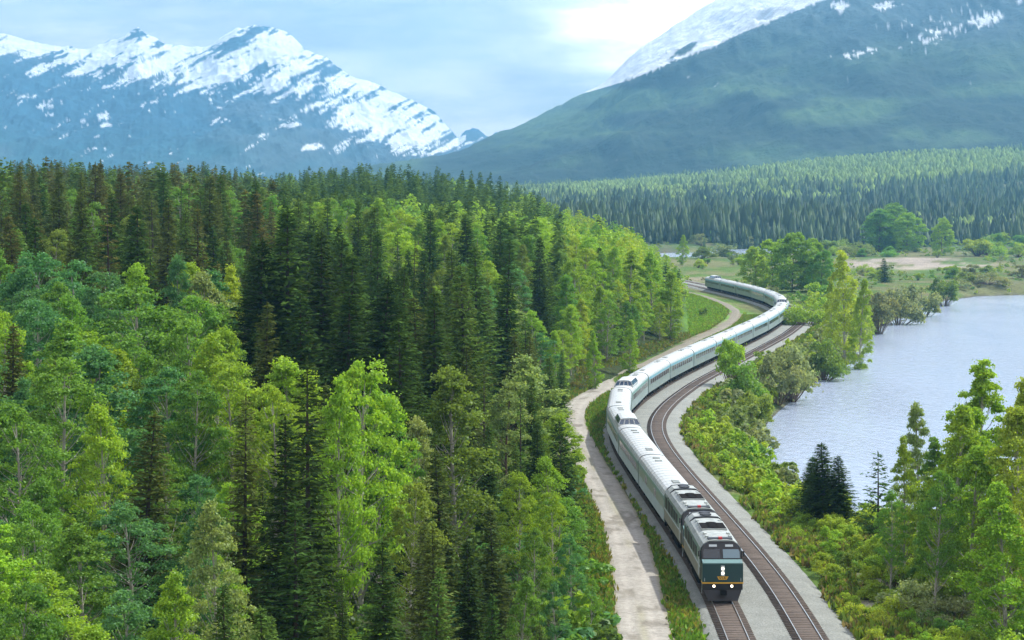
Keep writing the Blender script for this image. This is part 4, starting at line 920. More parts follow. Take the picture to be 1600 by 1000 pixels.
scrub('shore_scrub', 420, gen_near, (.9, 3.2), ['bright', 'lime', 'green', 'olive'], 'green scrub on the near lake bank behind the right hand trees')
def gen_under(n):
    Y = rr_.uniform(92, 300, n * 3); X = rr_.uniform(-.26, .05, n * 3) * Y; k = inside(X, Y, FOREST) & (dist_poly(X, Y, RO4) > 3.4); return X[k][:n], Y[k][:n]
scrub('undergrowth', 700, gen_under, (1.4, 3.6), ['green', 'mids', 'bright', 'teal', 'mids'], 'green undergrowth between the stems of the left forest')
# named larger shrubs
for px, py, Y, w, tone, lab, v in [
    (1143, 521, 356, .62, 'bright', 'bright shrub reaching up in front of the coaches in the middle of the train', 3),
    (1165, 560, 340, .85, 'green', 'broad green shrub right below the one in front of the coaches', 0),
    (1240, 532, 376, .85, 'grey', 'greyish rounded willow shrub beside the dark lake reflection', 0),
    (1218, 548, 366, .8, 'grey', 'greyish willow shrub left of the rounded one by the dark reflection', 1),
    (1178, 604, 318, .85, 'olive', 'dark olive shrub at the water where the shore turns', 3),
    (1290, 525, 420, .85, 'olive', 'olive shrub below the tall narrow poplar', 0),
    (1375, 449, 560, .9, 'grey', 'greyish shrub on the shore right of the tall narrow poplar', 3),
    (1405, 444, 600, .95, 'grey', 'wide greyish shrub on the shore below the squat dark spruce', 0),
    (1440, 440, 640, .95, 'grey', 'greyish shrub at the upper corner of the lake', 1),
    (1475, 430, 700, 1.0, 'olive', 'olive shrub on the far lake shore left of the meadow', 3),
    (1130, 380, 1190, 1.8, 'grey', 'pale grey shrub by the river beyond the rails end', 0),
    (1098, 384, 1120, 1.6, 'olive', 'olive shrub on the river bank left of the pale grey one', 0),
    (1262, 470, 520, 1.0, 'bright', 'low bright shrub on the outside of the train bend', 2),
    (1100, 478, 560, .9, 'olive', 'dark little bush standing in the grassy clearing', 1)]:
    X = (px - 800) / FPX * Y; z_ = float(ground(np.array([X]), np.array([Y]))[0]); put_bush(X, Y, max(1.2, height_at(py, Y) - z_), w, tone, lab, None, v)
# far meadow and far shore shrubs
FARB = 'shrubs on the far shore and meadow'; spots = []
for poly, n, hs, tones in [([(1440, 452), (1640, 452), (1640, 425), (1500, 430)], 22, (3, 6), ['olive', 'green', 'lime', 'grey']),
                           ([(1480, 402), (1640, 402), (1640, 385), (1480, 388)], 12, (6, 12), ['bright', 'lime', 'yellow', 'green']),
                           ([(1300, 402), (1480, 402), (1480, 388), (1300, 392)], 10, (3, 6), ['bright', 'lime', 'green']),
                           ([(1060, 420), (1180, 420), (1180, 407), (1060, 409)], 10, (2, 5), ['bright', 'lime', 'grey', 'green']),
                           ([(1290, 400), (1350, 400), (1350, 385), (1290, 388)], 9, (5, 9), ['grey', 'pale', 'olive']),
                           ([(1085, 385), (1180, 380), (1180, 374), (1085, 378)], 9, (5, 9), ['grey', 'green', 'grey']),
                           ([(1480, 380), (1640, 378), (1640, 366), (1480, 370)], 12, (8, 14), ['green', 'bright', 'pale']),
                           ([(1340, 432), (1470, 440), (1470, 424), (1350, 424)], 9, (2, 4), ['olive', 'grey', 'lime'])]:
    for _ in range(n):
        x0 = min(p[0] for p in poly); x1 = max(p[0] for p in poly); y0 = min(p[1] for p in poly); y1 = max(p[1] for p in poly)
        px, py = rnd.uniform(x0, x1), rnd.uniform(y0, y1); X, Y = at_z(px, py, -2); 
        if inside(np.array([X]), np.array([Y]), LAKE)[0] or inside(np.array([X]), np.array([Y]), RIVER)[0]: continue
        spots.append((px, py, X, Y, rnd.uniform(*hs), rnd.choice(tones)))
bins = {}
for s_ in spots: bins.setdefault((s_[5], 'left of squat spruce' if s_[0] < 1383 else 'right of squat spruce', 'beyond the river' if s_[1] < 390 else 'by sandbar and river' if s_[1] < 425 else 'on the far lake shore'), []).append(s_)
for (tone, a, b_), L_ in bins.items():
    L_.sort()
    for i, (px, py, X, Y, H, _) in enumerate(L_):
        put_bush(X, Y, H, rnd.uniform(1.0, 1.7), tone, ('%s shrub %s, %s' % (WORD[tone], b_, a)) if len(L_) == 1 else '%s of %s shrubs %s, %s' % (ORD[i], WORD[tone], b_, a), FARB)

# ---------------------------------------------------------------- grass and weeds
def tufts(name, n, region, hgt, cols, seed, label):
    r = np.random.default_rng(seed); X, Y = region(r, n); z = ground(X, Y); n = len(X); k = 5
    X = np.repeat(X, k) + r.normal(0, .16, n * k); Y = np.repeat(Y, k) + r.normal(0, .16, n * k); z = np.repeat(z, k); h = r.uniform(*hgt, n * k)
    P = np.stack([X, Y, z + h * .45], 1); up = np.stack([r.normal(0, .35, n * k), r.normal(0, .35, n * k), np.ones(n * k)], 1)
    V, F = quads(P, rdir(r, n * k) * [1, 1, .4], up, h * .42, h * 1.1); ci = r.integers(0, len(cols), n); C_ = np.repeat(np.array(cols)[ci] * r.uniform(.75, 1.25, (n, 1)), k * 4, 0)
    me = np_mesh(name, V, F, [GRASSM]); color_attr(me, 'tint', C_); tag(link(name, me), label, 'grass', None, 'stuff')
def verge(r, n):
    s = r.integers(95, 560, n * 3); d = r.uniform(-11.5, -1.9, n * 3); P = offset(TRACK_A, 1.0) - TRACK_A; X = TRACK_A[s, 0] + P[s, 0] * d + r.normal(0, .3, n * 3); Y = TRACK_A[s, 1] + P[s, 1] * d + r.normal(0, .5, n * 3)
    k = (dist_poly(X, Y, RO4) > 2.1) & (dist_poly(X, Y, TA4) > 1.8 + .6 * fbm(X, Y / 2, 4, 2)); 
    g = fbm(X / 5, Y / 8, 44, 3); k &= g > .22; return X[k][:n], Y[k][:n]
tufts('verge_grass', 22000, verge, (.22, .65), [(.13, .27, .035), (.10, .22, .03), (.18, .29, .045), (.22, .23, .06)], 1, 'green grass and weeds between gravel road and left railway track')
def bank(r, n):
    s = r.integers(110, 560, n * 2); d = 3.0 + r.random(n * 2) ** 1.3 * 17; P = offset(TRACK_B, 1.0) - TRACK_B; X = TRACK_B[s, 0] + P[s, 0] * d; Y = TRACK_B[s, 1] + P[s, 1] * d
    k = (dist_poly(X, Y, TB4) > 2.9 + 1.5 * fbm(X / 2, Y / 4, 46, 3)) & ~inside(X, Y, LAKE); g = fbm(X / 4, Y / 5, 45, 3); k &= (g > .38); k &= ~(inside(X, Y, barep) & (g < .55)); return X[k][:n], Y[k][:n]
tufts('bank_weeds', 26000, bank, (.3, 1.0), [(.17, .27, .035), (.13, .23, .03), (.22, .27, .05), (.10, .17, .04), (.21, .18, .09)], 2, 'yellow green weeds and grass covering the bank right of the railway')
def roadside(r, n):
    s = r.integers(30, len(ROAD) - 1, n * 2); d = -2.0 - r.random(n * 2) * 3.2; P = offset(ROAD, 1.0) - ROAD; X = ROAD[s, 0] + P[s, 0] * d; Y = ROAD[s, 1] + P[s, 1] * d; k = (dist_poly(X, Y, TA4) > 4.2); return X[k][:n], Y[k][:n]
tufts('roadside_grass', 6000, roadside, (.15, .6), [(.11, .20, .03), (.17, .21, .05), (.20, .19, .06)], 3, 'yellowish grass along the left edge of the gravel road')
def clearing(r, n):
    P = [at_z(x, y, 0) for x, y in [(1072, 452), (1100, 460), (1165, 487), (1150, 500), (1080, 530), (1076, 500)]]; P = np.array(P); X = r.uniform(P[:, 0].min(), P[:, 0].max(), n * 3); Y = r.uniform(P[:, 1].min(), P[:, 1].max(), n * 3)
    k = inside(X, Y, P) & (dist_poly(X, Y, RO4) > 2.2) & (dist_poly(X, Y, TA4) > 4.5); return X[k][:n], Y[k][:n]
tufts('clearing_grass', 6000, clearing, (.2, .8), [(.18, .36, .04), (.14, .30, .04), (.24, .34, .06)], 4, 'bright green grass of the clearing between the railway bends')

# ---------------------------------------------------------------- stones
ROCKM = mat('pinkish_rock', (.36, .25, .20), .95, scale=.9, two=(.24, .20, .17), bump=.25)
STONE = mat('grey_stone', (.30, .29, .27), .95, scale=2.0, two=(.17, .16, .15), bump=.12)
def rock_mesh(name, seed, m, sx, sy, sz, n=14):
    r = np.random.default_rng(seed); th = np.linspace(0, 2 * math.pi, n * 2, endpoint=False); ph = np.linspace(.02, math.pi / 2 + .5, n); TH, PH = np.meshgrid(th, ph)
    x = np.sin(PH) * np.cos(TH); y = np.sin(PH) * np.sin(TH); zz = np.cos(PH); q = .72 + .6 * fbm(x * 2.2 + seed, y * 2.2 + zz * 1.7, seed, 4); q = np.round(q * 7) / 7 * .6 + q * .4
    V = np.stack([x * q * sx, y * q * sy, zz * q * sz], -1).reshape(-1, 3); return np_mesh(name, V, grid_faces(n, n * 2, True), [m])
for k, ((px, py), Y_, sx, sy, sz, lab) in enumerate([((735, 548), 238, 3.2, 2.2, 2.6, 'pinkish bare rock face in the forest, larger of the pair above the willows'), ((778, 558), 242, 1.7, 1.5, 1.6, 'smaller pinkish rock in the forest, right of the larger one'),
        ((705, 322), 720, 8.0, 5, 5.0, 'pale bare rock outcrop high on the far forest ridge')]):
    X = (px - 800) / FPX * Y_; z_ = float(ground(np.array([X]), np.array([Y_]))[0]); zt = height_at(py - 15, Y_); o = link('rock', rock_mesh('rock', 400 + k, ROCKM, sx, sy, min(max(sz, zt - z_), sz * 1.8)), None, (X, Y_, z_ - .3)); tag(o, lab, 'rock')
for k, (px, py, s_, lab) in enumerate([(1230, 618, 1.9, 'dark boulder in the water at the shore by the greyish willow shrub'), (1262, 597, 1.2, 'small dark boulder in the water further along the shore'), (1352, 936, .6, 'grey stone on the bare earth slope at the lower right'), (1372, 962, .45, 'smaller grey stone on the bare earth slope'), (1396, 975, .5, 'grey stone near the bottom of the bare earth slope')]):
    X, Y_ = at_z(px, py, -5 if k < 2 else -1.2); z_ = float(ground(np.array([X]), np.array([Y_]))[0]) if k > 1 else -5.2; o = link('boulder', rock_mesh('boulder', 420 + k, STONE, s_ * 1.3, s_, s_ * .55), None, (X, Y_, z_ - .05)); tag(o, lab, 'boulder')
# ---------------------------------------------------------------- the train
STEEL = mat('fluted_stainless_steel', (.32, .40, .38), .38, metal=.55, noise=.12, scale=.8)
ROOFM = mat('pale_coach_roof', (.58, .61, .61), .5, metal=.15, scale=1.3, two=(.40, .44, .43))
BLUE = mat('blue_letterboard', (.22, .46, .55), .4, metal=.1, noise=.1, scale=.6)
GREENB = mat('green_reflection_letterboard', (.20, .36, .33), .4, metal=.15, noise=.1, scale=.6)  # green reflected by the front cars' steel, put into the band colour
GLASS = mat('dark_train_glass', (.012, .022, .030), .08, spec=.8)
DOMEG = mat('blue_dome_glass', (.010, .035, .075), .06, spec=.9)
UNDER = mat('sooty_underframe_dark_well', (.014, .013, .013), 1.0, noise=.3, spec=.05)
WHEEL = mat('wheel_steel', (.12, .10, .09), .6, metal=.5)
DIAPH = mat('black_rubber', (.03, .03, .03), .8)
LGREEN = mat('locomotive_dark_green', (.004, .042, .045), .35, coat=.3, noise=.08, scale=1)
LGREY = mat('locomotive_pale_roof', (.44, .48, .46), .55, scale=1.6, two=(.22, .25, .24))
LSIDE = mat('locomotive_grey_green_side', (.16, .24, .20), .45, noise=.15, scale=1.3)
LBEIGE = mat('locomotive_lower_side', (.26, .25, .20), .6, noise=.2, scale=1.5)
YEL = mat('yellow_stripe', (.62, .34, .03), .5)
BLACK = mat('black_paint', (.012, .012, .014), .5)
WHITEL = mat('lit_headlamp', (1, 1, 1), .3, emit=(1, .88, .66, 1.2))
DITCH = mat('lit_ditch_lamp', (1, 1, 1), .3, emit=(1, .82, .55, 2.6))
REDL = mat('red_marker', (.5, .03, .03), .4)
LEDGE = mat('nose_ledge_green', (.13, .24, .24), .5)
PALEP = mat('pale_panel', (.45, .50, .52), .5)
LTGLASS = mat('sky_lit_windscreen', (.12, .20, .24), .10, spec=.9)  # sky reflection put into this pane's paler base colour
ARC = TRACK_A; _sg = np.hypot(*np.diff(ARC, axis=0).T); _S = np.concatenate([[0], np.cumsum(_sg)])
def on_track(s): return np.array([np.interp(s, _S, ARC[:, 0]), np.interp(s, _S, ARC[:, 1])])
s_front = np.interp(164.0, ARC[:300, 1], _S[:300])
def bogie_mesh(axles=2, wb=2.6, r=.46):
    m = MB()
    for k in range(axles):
        y = (k - (axles - 1) / 2) * wb
        for s in (-1, 1): m.cyl((s * .68, y, r), (s * .82, y, r), r, n=14, m=1)
        m.cyl((-.9, y, r), (.9, y, r), .09, n=6, m=1)
        for s in (-1, 1): m.box(s * 1.05 - .12, s * 1.05 + .12, y - .22, y + .22, r - .18, r + .2, 0)
    L = (axles - 1) * wb / 2 + .75
    for s in (-1, 1): m.box(s * 1.02 - .09, s * 1.02 + .09, -L, L, r + .05, r + .32, 0, ch=.03)
    m.box(-1.0, 1.0, -.35, .35, r + .1, r + .42, 0); return m.mesh('truck', [UNDER, WHEEL])
BOG = bogie_mesh()
ROOFP = [(1.50, 3.30), (1.46, 3.52), (1.34, 3.74), (1.10, 3.94), (.78, 4.05), (.40, 4.105), (0, 4.12)]
ROOFP = ROOFP + [(-a, b) for a, b in ROOFP[-2::-1]]
def car_body(L, band, yh):
    """carbody side walls with flutes below the windows and a painted band above them"""
    m = MB(); h = L / 2
    prof = [(1.42, .95)]; z = 1.0
    while z < 2.02: prof += [(1.515, z), (1.515, z + .07), (1.485, z + .085), (1.485, z + .13)]; z += .145
    prof += [(1.52, 2.12), (1.52, 2.95), (1.53, 2.97), (1.53, 3.36), (1.48, 3.40)]
    full = [(a, b) for a, b in prof] + [(-a, b) for a, b in prof[::-1]]
    n = len(full); vs = [(a, -h, b) for a, b in full] + [(a, h, b) for a, b in full]; fs = []; ms = []
    for i in range(n):
        j = (i + 1) % n; fs.append((i, j, j + n, i + n)); za, zb_ = full[i][1], full[j][1]; ms.append(1 if min(za, zb_) >= 2.96 and max(za, zb_) <= 3.37 else 0)
    k = len(m.v); m.v += vs; m.f += fs; m.m += ms
    m.add([(a, -h, b) for a, b in full], [tuple(range(n - 1, -1, -1))], 0); m.add([(a, h, b) for a, b in full], [tuple(range(n))], 0)
    # end doors and posts
    for s in (-1, 1): m.box(-.45, .45, s * (h + .03) - .03, s * (h + .03) + .03, 1.15, 3.15, 2)
    return m.mesh('body', [STEEL, band, UNDER])
def roof_mesh(L, dome=None):
    m = MB(); h = L / 2 - .02; m.prism(ROOFP, -h, h, 0)
    y = -h + 1.2
    while y < h - .8: m.prism([(a * 1.004, b + .012) for a, b in ROOFP], y - .035, y + .035, 1, cap=True); y += 1.85
    for k, yy in enumerate((-9.4, -8.2, 7.2, 9.6)):
        if dome is None or abs(yy - dome) > 5: m.box(-.35, .35, yy - .28, yy + .28, 4.08, 4.22, 1, ch=.04)
    return m.mesh('roof', [ROOFM, LGREY])
def under_mesh(L):
    m = MB(); h = L / 2; m.box(-1.3, 1.3, -h + .1, h - .1, .86, 1.0)
    for y0, y1, w in ((-6.2, -3.4, 1.35), (-2.6, -.6, 1.3), (0, 2.4, 1.38), (3.2, 6.0, 1.3)): m.box(-w, w, y0, y1, .42, .90, 0, ch=.05)
    for s in (-1, 1): m.box(-.14, .14, s * h - (.0 if s < 0 else 0) - .25, s * h + .25, .70, .92)
    return m.mesh('underframe', [UNDER])
def diaph_mesh():
    m = MB(); prof = [(-1.3, 1.05), (1.3, 1.05), (1.3, 3.5), (.9, 3.86), (-.9, 3.86), (-1.3, 3.5)]; m.prism(prof, -.30, .30); return m.mesh('diaphragm', [DIAPH])
def window_mesh():
    m = MB(); m.prism([(0, 2.20), (.02, 2.20), (.02, 2.92), (0, 2.92)], -.86, .86, 0); m.prism([(-.004, 2.16), (.008, 2.16), (.008, 2.96), (-.004, 2.96)], -.90, .90, 1); return m.mesh('window', [GLASS, PALEP])
CARL = 25.3
BODY_B, BODY_G = car_body(CARL, BLUE, 0), car_body(CARL, GREENB, 0); UNDERF = under_mesh(CARL); DIA = diaph_mesh(); WIN = window_mesh()
ROOF0 = roof_mesh(CARL)
def dome_parts(root, yc, L=7.6, rear=False):
    """raised glass observation dome: shell roof, front and rear window rows, side window rows"""
    hw, zb_, zt = 1.28, 3.98, 4.78
    m = MB(); y0, y1 = yc - L / 2, yc + L / 2
    prof = [(-.98, zt - .14), (-.70, zt - .03), (0, zt + .03), (.70, zt - .03), (.98, zt - .14), (.98, zt - .20), (-.98, zt - .20)]
    m.prism(prof, y0 + .55, y1 - .55)
    m.box(-hw - .04, hw + .04, y0 - .12, y1 + .12, zb_ - .28, zb_ + .10, 0, ch=.05)
    for s in (-1, 1):
        m.add([(s * hw, y0 + .05, zb_ + .1), (s * (hw - .02), y0 + .22, zb_ + .1), (s * .95, y0 + .75, zt - .16), (s * .95, y0 + .55, zt - .16)], [(0, 1, 2, 3)])
        k = 5
        for i in range(k + 1):
            y = y0 + .25 + (L - .5) * i / k; yt = y0 + .62 + (L - 1.24) * i / k
            m.add([(s * (hw + .01), y - .06, zb_ + .1), (s * (hw + .01), y + .06, zb_ + .1), (s * .985, yt + .06, zt - .16), (s * .985, yt - .06, zt - .16)], [(0, 1, 2, 3), (3, 2, 1, 0)])
    for ye, yt in ((y0, y0 + .56), (y1, y1 - .56)):
        for i in range(5):
            x = -hw + 2 * hw * i / 4; xt = x * .76
            d = -.015 if ye == y0 else .015
            m.add([(x - .07, ye + d, zb_ + .1), (x + .07, ye + d, zb_ + .1), (xt + .06, yt + d, zt - .15), (xt - .06, yt + d, zt - .15)], [(0, 1, 2, 3), (3, 2, 1, 0)])
    dome = m.build('dome', [ROOFM], root)
    for ye, yt in ((y0, y0 + .56), (y1, y1 - .56)):
        for i in range(4):
            w = MB(); xa, xb = -hw + 2 * hw * i / 4 + .05, -hw + 2 * hw * (i + 1) / 4 - .05; w.add([(xa, ye, zb_ + .1), (xb, ye, zb_ + .1), (xb * .76, yt, zt - .16), (xa * .76, yt, zt - .16)], [(0, 1, 2, 3)]); w.build('pane', [DOMEG], dome)
    for s in (-1, 1):
        w = MB(); w.add([(s * hw, y0, zb_ + .1), (s * hw, y1, zb_ + .1), (s * .97, y1 - .56, zt - .16), (s * .97, y0 + .56, zt - .16)], [(0, 1, 2, 3)]); w.build('side_glazing', [DOMEG], dome)
def place(root, s_mid, half):
    a = on_track(s_mid - half); b = on_track(s_mid + half); c = (a + b) / 2; root.location = (c[0], c[1], .0); root.rotation_euler = (0, 0, math.atan2(b[1] - a[1], b[0] - a[0]) - math.pi / 2)
def make_car(s_mid, label, green, dome=None, tail=False, windows='full'):
    name = 'dome_car' if dome is not None else 'baggage_car' if windows == 'none' else 'passenger_car'
    root = link(name, None); place(root, s_mid, 9.1)
    link('body', BODY_G if green else BODY_B, root); link('roof', ROOF0 if dome is None else roof_mesh(CARL, dome), root); link('underframe', UNDERF, root)
    for s in (-1, 1):
        t = link('truck', BOG, root, (0, s * 9.1, 0)); link('diaphragm', DIA, root, (0, s * (CARL / 2 + .28), 0))
    ys = [-9.9 + 2.2 * k for k in range(10)] if windows == 'full' else [-4.5, 4.5]
    for s in (-1, 1):
        for y in ys: w = link('window', WIN, root, (s * 1.522, y, 0)); w.rotation_euler = (0, 0, 0 if s > 0 else math.pi)
    if dome is not None: dome_parts(root, dome)
    tag(root, label, 'railway car', 'cars of the passenger train'); return root

# locomotive (front towards -y)
def locomotive(s_mid, label):
    root = link('locomotive', None); place(root, s_mid, 4.9); hl = 8.15
    # cowl body with rounded shoulders; nose and slanted windscreen at the front
    m = MB(); sh = [(1.56, 1.45), (1.56, 3.55), (1.50, 3.86), (1.28, 4.16), (.95, 4.38), (.90, 4.40)]; sec = sh + [(-a, b) for a, b in sh[::-1]]
    yb0 = -hl + 1.75; n = len(sec); vs = [(a, yb0, b) for a, b in sec] + [(a, hl, b) for a, b in sec]; k = len(m.v); m.v += vs
    for i in range(n - 1): 
        zmin = min(sec[i][1], sec[i + 1][1]); m.f.append((k + i, k + i + 1, k + i + 1 + n, k + i + n)); m.m.append(0)
    m.add([(a, hl, b) for a, b in sec], [tuple(range(n))], 0); m.add([(a, yb0, b) for a, b in sec], [tuple(range(n - 1, -1, -1))], 0)
    m.box(-1.585, -1.555, yb0, hl - .02, 1.46, 2.35, 1); m.box(1.555, 1.585, yb0, hl - .02, 1.46, 2.35, 1)
    m.box(-1.59, -1.557, yb0, hl - .02, 2.352, 2.46, 2); m.box(1.557, 1.59, yb0, hl - .02, 2.352, 2.46, 2)
    # side grilles and doors
    for s in (-1, 1):
        for y, w, z0, z1 in ((-2.6, 1.5, 2.7, 3.5), (-.6, 1.2, 2.7, 3.5), (1.6, 1.6, 2.6, 3.6), (4.0, 1.8, 2.6, 3.6), (6.4, 1.4, 2.6, 3.6)): m.box(s * 1.575 - .02, s * 1.575 + .02, y - w / 2, y + w / 2, z0, z1, 3)
        m.box(s * 1.572 - .02, s * 1.572 + .02, -5.6, -4.9, 1.6, 3.4, 2)
    m.build('body', [LSIDE, LBEIGE, PALEP, BLACK], root)
    m = MB(); rp = [(.91, 4.395), (1.30, 4.165), (1.53, 3.86), (1.53, 3.80), (1.545, 3.80), (1.56, 3.88), (1.33, 4.21), (.97, 4.45), (.5, 4.50), (0, 4.51)]
    rp = rp + [(-a, b) for a, b in rp[-2::-1]]; m.prism(rp, yb0 - .05, hl - .02, 0)
    m.build('roof', [LGREY], root)
    # roof gear: air horn strip, intake hatch with a black plate for its shaded well, radiator hood with fans
    m = MB(); m.box(-.95, .95, yb0 + .25, yb0 + 1.05, 4.45, 4.56, 0, ch=.03); m.box(-.14, .14, yb0 + .1, yb0 + .5, 4.5, 4.68, 1); m.build('horn_strip', [BLACK, REDL], root)
    m = MB(); m.box(-1.02, 1.02, -1.5, 2.4, 4.46, 4.60, 0, ch=.03); m.box(-.98, .98, -1.4, 1.6, 4.59, 4.615, 1); m.build('intake_hatch', [LGREY, UNDER], root)
    for yy in (-.5, .45, 1.4):
        f = MB(); f.cyl((0, yy, 4.60), (0, yy, 4.66), .42, n=18); f.build('fan', [UNDER], root)
    m = MB(); hp = [(-1.58, 3.72), (-1.50, 3.92), (-1.30, 4.28), (-.98, 4.56), (0, 4.66), (.98, 4.56), (1.30, 4.28), (1.50, 3.92), (1.58, 3.72), (1.50, 3.72), (-1.50, 3.72)]
    m.prism(hp, 4.9, 5.25, 0); m.prism(hp, 7.5, 7.8, 0); m.prism([(a * .985, b - .03) for a, b in hp], 5.25, 7.5, 1)
    m.build('radiator_hood', [BLACK, LGREY], root)
    for yy in (5.85, 6.9): f = MB(); f.cyl((0, yy, 4.6), (0, yy, 4.70), .48, n=18); f.build('fan', [BLACK], root)
    for s in (-1, 1):
        for yy in (-4.6, -3.2, 3.4): m = MB(); m.box(s * .9 - .12, s * .9 + .12, yy - .3, yy + .3, 4.38, 4.56, 0, ch=.03); m.build('roof_vent', [LGREY], root)
    # nose: full-width flat box, its top sloping up to the windscreen
    m = MB(); f0 = -hl
    m.prism([(-1.55, 1.52), (-1.55, 2.86), (-1.50, 2.98), (1.50, 2.98), (1.55, 2.86), (1.55, 1.52)], f0, f0 + .7, 0)
    m.add([(-1.55, f0 + .7, 1.52), (-1.55, yb0 + .02, 1.52), (-1.55, yb0 + .02, 3.20), (-1.55, f0 + .7, 2.92)], [(0, 1, 2, 3), (3, 2, 1, 0)], 0); m.add([(1.55, f0 + .7, 1.52), (1.55, yb0 + .02, 1.52), (1.55, yb0 + .02, 3.20), (1.55, f0 + .7, 2.92)], [(0, 1, 2, 3), (3, 2, 1, 0)], 0)
    m.add([(-1.52, f0 - .01, 2.985), (1.52, f0 - .01, 2.985), (1.52, f0 + .95, 3.14), (-1.52, f0 + .95, 3.14)], [(0, 1, 2, 3)], 1); m.box(-1.53, 1.53, f0 - .02, f0 + .05, 2.93, 3.01, 1)
    m.build('nose', [LGREEN, LEDGE], root)
    # windscreen face: black surround, leaning back
    def face(x, z, push=0.0): y = f0 + .88 + (z - 3.10) * .62 - push; return (x, y, z)
    out = [(-1.52, 3.10), (1.52, 3.10), (1.52, 3.75), (1.40, 4.05), (1.16, 4.26), (.86, 4.40), (-.86, 4.40), (-1.16, 4.26), (-1.40, 4.05), (-1.52, 3.75)]
    m = MB(); nn = len(out); m.add([face(x, z) for x, z in out] + [(x, yb0 + .05, z) for x, z in out], [tuple(range(nn))] + [(i, i + nn, (i + 1) % nn + nn, (i + 1) % nn) for i in range(nn)], 0)
    cab = m.build('cab_front', [BLACK], root)
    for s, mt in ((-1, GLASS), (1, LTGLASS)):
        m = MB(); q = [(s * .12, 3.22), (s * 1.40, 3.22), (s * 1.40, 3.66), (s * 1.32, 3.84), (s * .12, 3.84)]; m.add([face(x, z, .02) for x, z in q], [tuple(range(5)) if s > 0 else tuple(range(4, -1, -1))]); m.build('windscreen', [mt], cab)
        m = MB(); q = [(s * .32, 4.02), (s * .92, 4.02), (s * .92, 4.18), (s * .32, 4.18)]; m.add([face(x, z, .04) for x, z in q], [(0, 1, 2, 3) if s > 0 else (3, 2, 1, 0)]); m.build('number_board', [PALEP], cab)
    # twin headlamp in a tall white housing, wedge emblem under it
    m = MB(); m.box(-.14, .14, f0 - .05, f0 + .02, 2.02, 2.80, 0, ch=0); m.build('lamp_housing', [PALEP], root)
    for z in (2.22, 2.58): m = MB(); m.cyl((0, f0 - .08, z), (0, f0 - .04, z), .12, n=14); m.build('headlight', [WHITEL], root)
    m = MB(); m.add([(-.44, f0 - .02, 1.98), (-.30, f0 - .02, 1.72), (.30, f0 - .02, 1.72), (.44, f0 - .02, 1.98)], [(0, 1, 2, 3)], 0)
    def bar(p, q, w):
        p = np.array(p); q = np.array(q); d = (q - p) / np.hypot(*(q - p)); nrm = np.array([-d[1], d[0]]) * w; c4 = [p - nrm, q - nrm, q + nrm, p + nrm]; m.add([(c[0], f0 - .028, c[1]) for c in c4], [(0, 1, 2, 3), (3, 2, 1, 0)], 1)
    for p, q in (((-.27, 1.94), (-.20, 1.77)), ((-.20, 1.77), (-.11, 1.94)), ((-.03, 1.94), (-.03, 1.77)), ((.06, 1.77), (.14, 1.94)), ((.14, 1.94), (.23, 1.77)), ((.09, 1.83), (.20, 1.83))): bar(p, q, .016)
    m.build('emblem', [YEL, LGREEN], root)
    m = MB(); m.box(-1.57, 1.57, f0 - .03, f0 + .9, 1.42, 1.53, 0); m.build('stripe', [YEL], root)
    # front sill, pilot, steps, coupler
    m = MB(); m.box(-1.52, 1.52, f0 + .0, f0 + .9, .95, 1.415, 0); m.add([(-1.45, f0 + .02, .95), (1.45, f0 + .02, .95), (1.12, f0 - .28, .14), (-1.12, f0 - .28, .14), (-1.45, f0 + .5, .95), (1.45, f0 + .5, .95), (1.12, f0 + .1, .14), (-1.12, f0 + .1, .14)],
        [(0, 3, 2, 1), (4, 5, 6, 7), (0, 4, 7, 3), (1, 2, 6, 5), (3, 7, 6, 2)], 0)
    m.build('pilot', [BLACK], root)
    m = MB(); m.box(-.16, .16, f0 - .62, f0, .72, .98, 0, ch=.04); m.box(-.24, .24, f0 - .78, f0 - .55, .66, 1.04, 0, ch=.05); m.build('coupler', [UNDER], root)
    for s in (-1, 1):
        m = MB(); m.cyl((s * .68, f0 - .10, 1.25), (s * .68, f0 + .02, 1.25), .17, n=14); h_ = m.build('ditch_light_housing', [BLACK], root)
        m = MB(); m.cyl((s * .68, f0 - .125, 1.25), (s * .68, f0 - .098, 1.25), .10, n=14); m.build('headlight', [DITCH], root)
        m = MB(); m.cyl((s * 1.38, f0 + .2, 3.2), (s * 1.38, f0 - .02, 1.6), .02, n=6); m.cyl((s * 1.5, f0 + 1.0, 1.5), (s * 1.5, f0 + 1.0, .5), .025, n=6); m.build('handrail', [PALEP], root)
        m = MB(); m.box(s * 1.60 - .02, s * 1.60 + .02, f0 + 1.45, f0 + 1.95, 3.05, 3.70); m.build('cab_side_window', [GLASS], root)
        m = MB(); m.box(s * 1.72 - .05, s * 1.72 + .05, f0 + 1.2, f0 + 1.32, 3.3, 3.72, 0); m.build('mirror', [BLACK], root)
    m = MB(); m.box(-1.5, 1.5, f0 + .9, hl, 1.12, 1.45, 0); m.box(-1.42, 1.42, -2.3, 2.4, .42, 1.10, 0, ch=.12); m.build('underframe', [UNDER], root)
    for y in (-4.9, 4.9): link('truck', BOG, root, (0, y, 0))
    m = MB(); m.prism([(-.5, 1.4), (.5, 1.4), (.5, 3.4), (-.5, 3.4)], hl, hl + .45); m.build('diaphragm', [DIAPH], root)
    tag(root, label, 'locomotive', 'locomotives of the passenger train'); return root
LL = 16.95
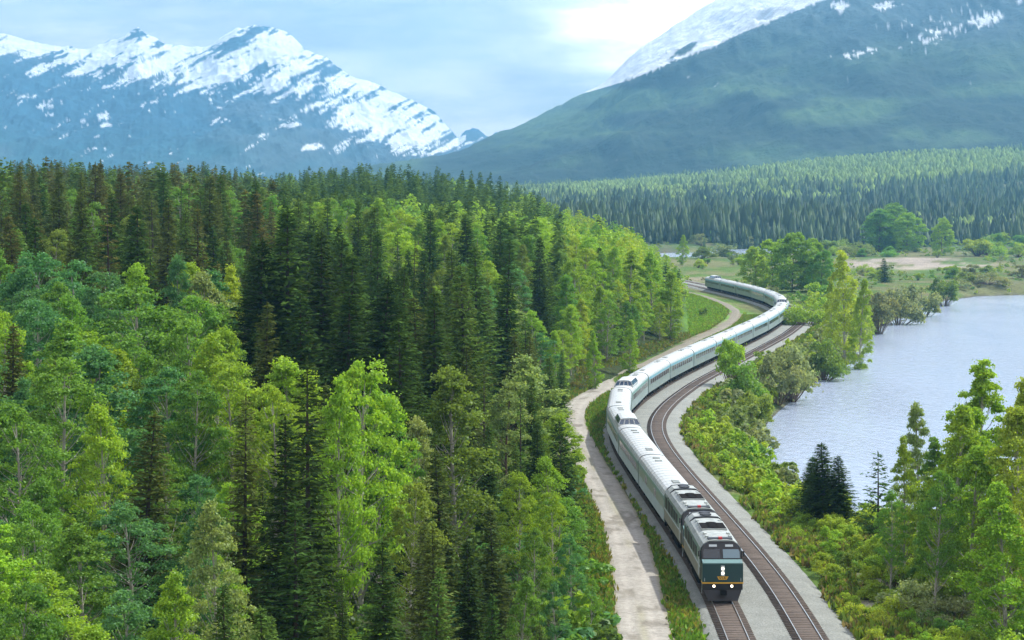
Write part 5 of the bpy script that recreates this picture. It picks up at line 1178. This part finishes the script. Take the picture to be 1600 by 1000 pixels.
locomotive(s_front + 8.15, 'leading green nosed locomotive with lit headlights at the head of the train')
locomotive(s_front + 8.15 + LL, 'second locomotive coupled between the leading one and the first white car')
s0 = s_front + 2 * LL + .1; PITCHC = 25.95
tailY = 718.0; s_tail = np.interp(tailY, ARC[:, 1][:820], _S[:820]); ncar = int(round((s_tail - s0) / PITCHC))
s_b = np.interp(546.0, ARC[:600, 1], _S[:600]); kb = int((s_b - s0) / PITCHC)
nth = ['first', 'second', 'third', 'fourth', 'fifth', 'sixth', 'seventh', 'eighth', 'ninth', 'tenth', 'eleventh', 'twelfth', 'thirteenth', 'fourteenth', 'fifteenth', 'sixteenth', 'seventeenth', 'eighteenth', 'nineteenth', 'twentieth', 'twenty-first', 'twenty-second', 'twenty-third', 'twenty-fourth']
for k in range(ncar):
    sm = s0 + PITCHC * (k + .5); dm = None
    if k in (2, 4): dm = -5.6
    if k == kb: dm = (s_b - sm)
    if k == ncar - 1: dm = 2.5
    lab = {0: 'plain windowless white roofed baggage car right behind the second locomotive', 2: 'car with the raised glass dome nearer to the locomotives', 4: 'car with the second glass dome where the train starts to bend right',
           kb: 'car with a glass dome at the outermost point of the far train bend', ncar - 1: 'last car of the train with a glass dome at its tail'}.get(k, '%s silver car behind the locomotives with pale roof and a row of windows' % nth[k])
    make_car(sm, lab, k < 5, dm, windows='none' if k == 0 else 'full')


# ---------------------------------------------------------------- haze in the valley air
hb = MB(); hb.box(-9000, 9000, -400, 12600, -40, 1500); hz = hb.build('haze', []); hzm = bpy.data.materials.new('valley_haze'); hzm.use_nodes = True; nt = hzm.node_tree; nt.nodes.clear()
pv = nt.nodes.new('ShaderNodeVolumePrincipled'); pv.inputs['Density'].default_value = 1.0e-4; pv.inputs['Color'].default_value = (.24, .58, .92, 1); pv.inputs['Anisotropy'].default_value = .4
oo = nt.nodes.new('ShaderNodeOutputMaterial'); nt.links.new(pv.outputs[0], oo.inputs['Volume']); hz.data.materials.append(hzm); tag(hz, kind='stuff')
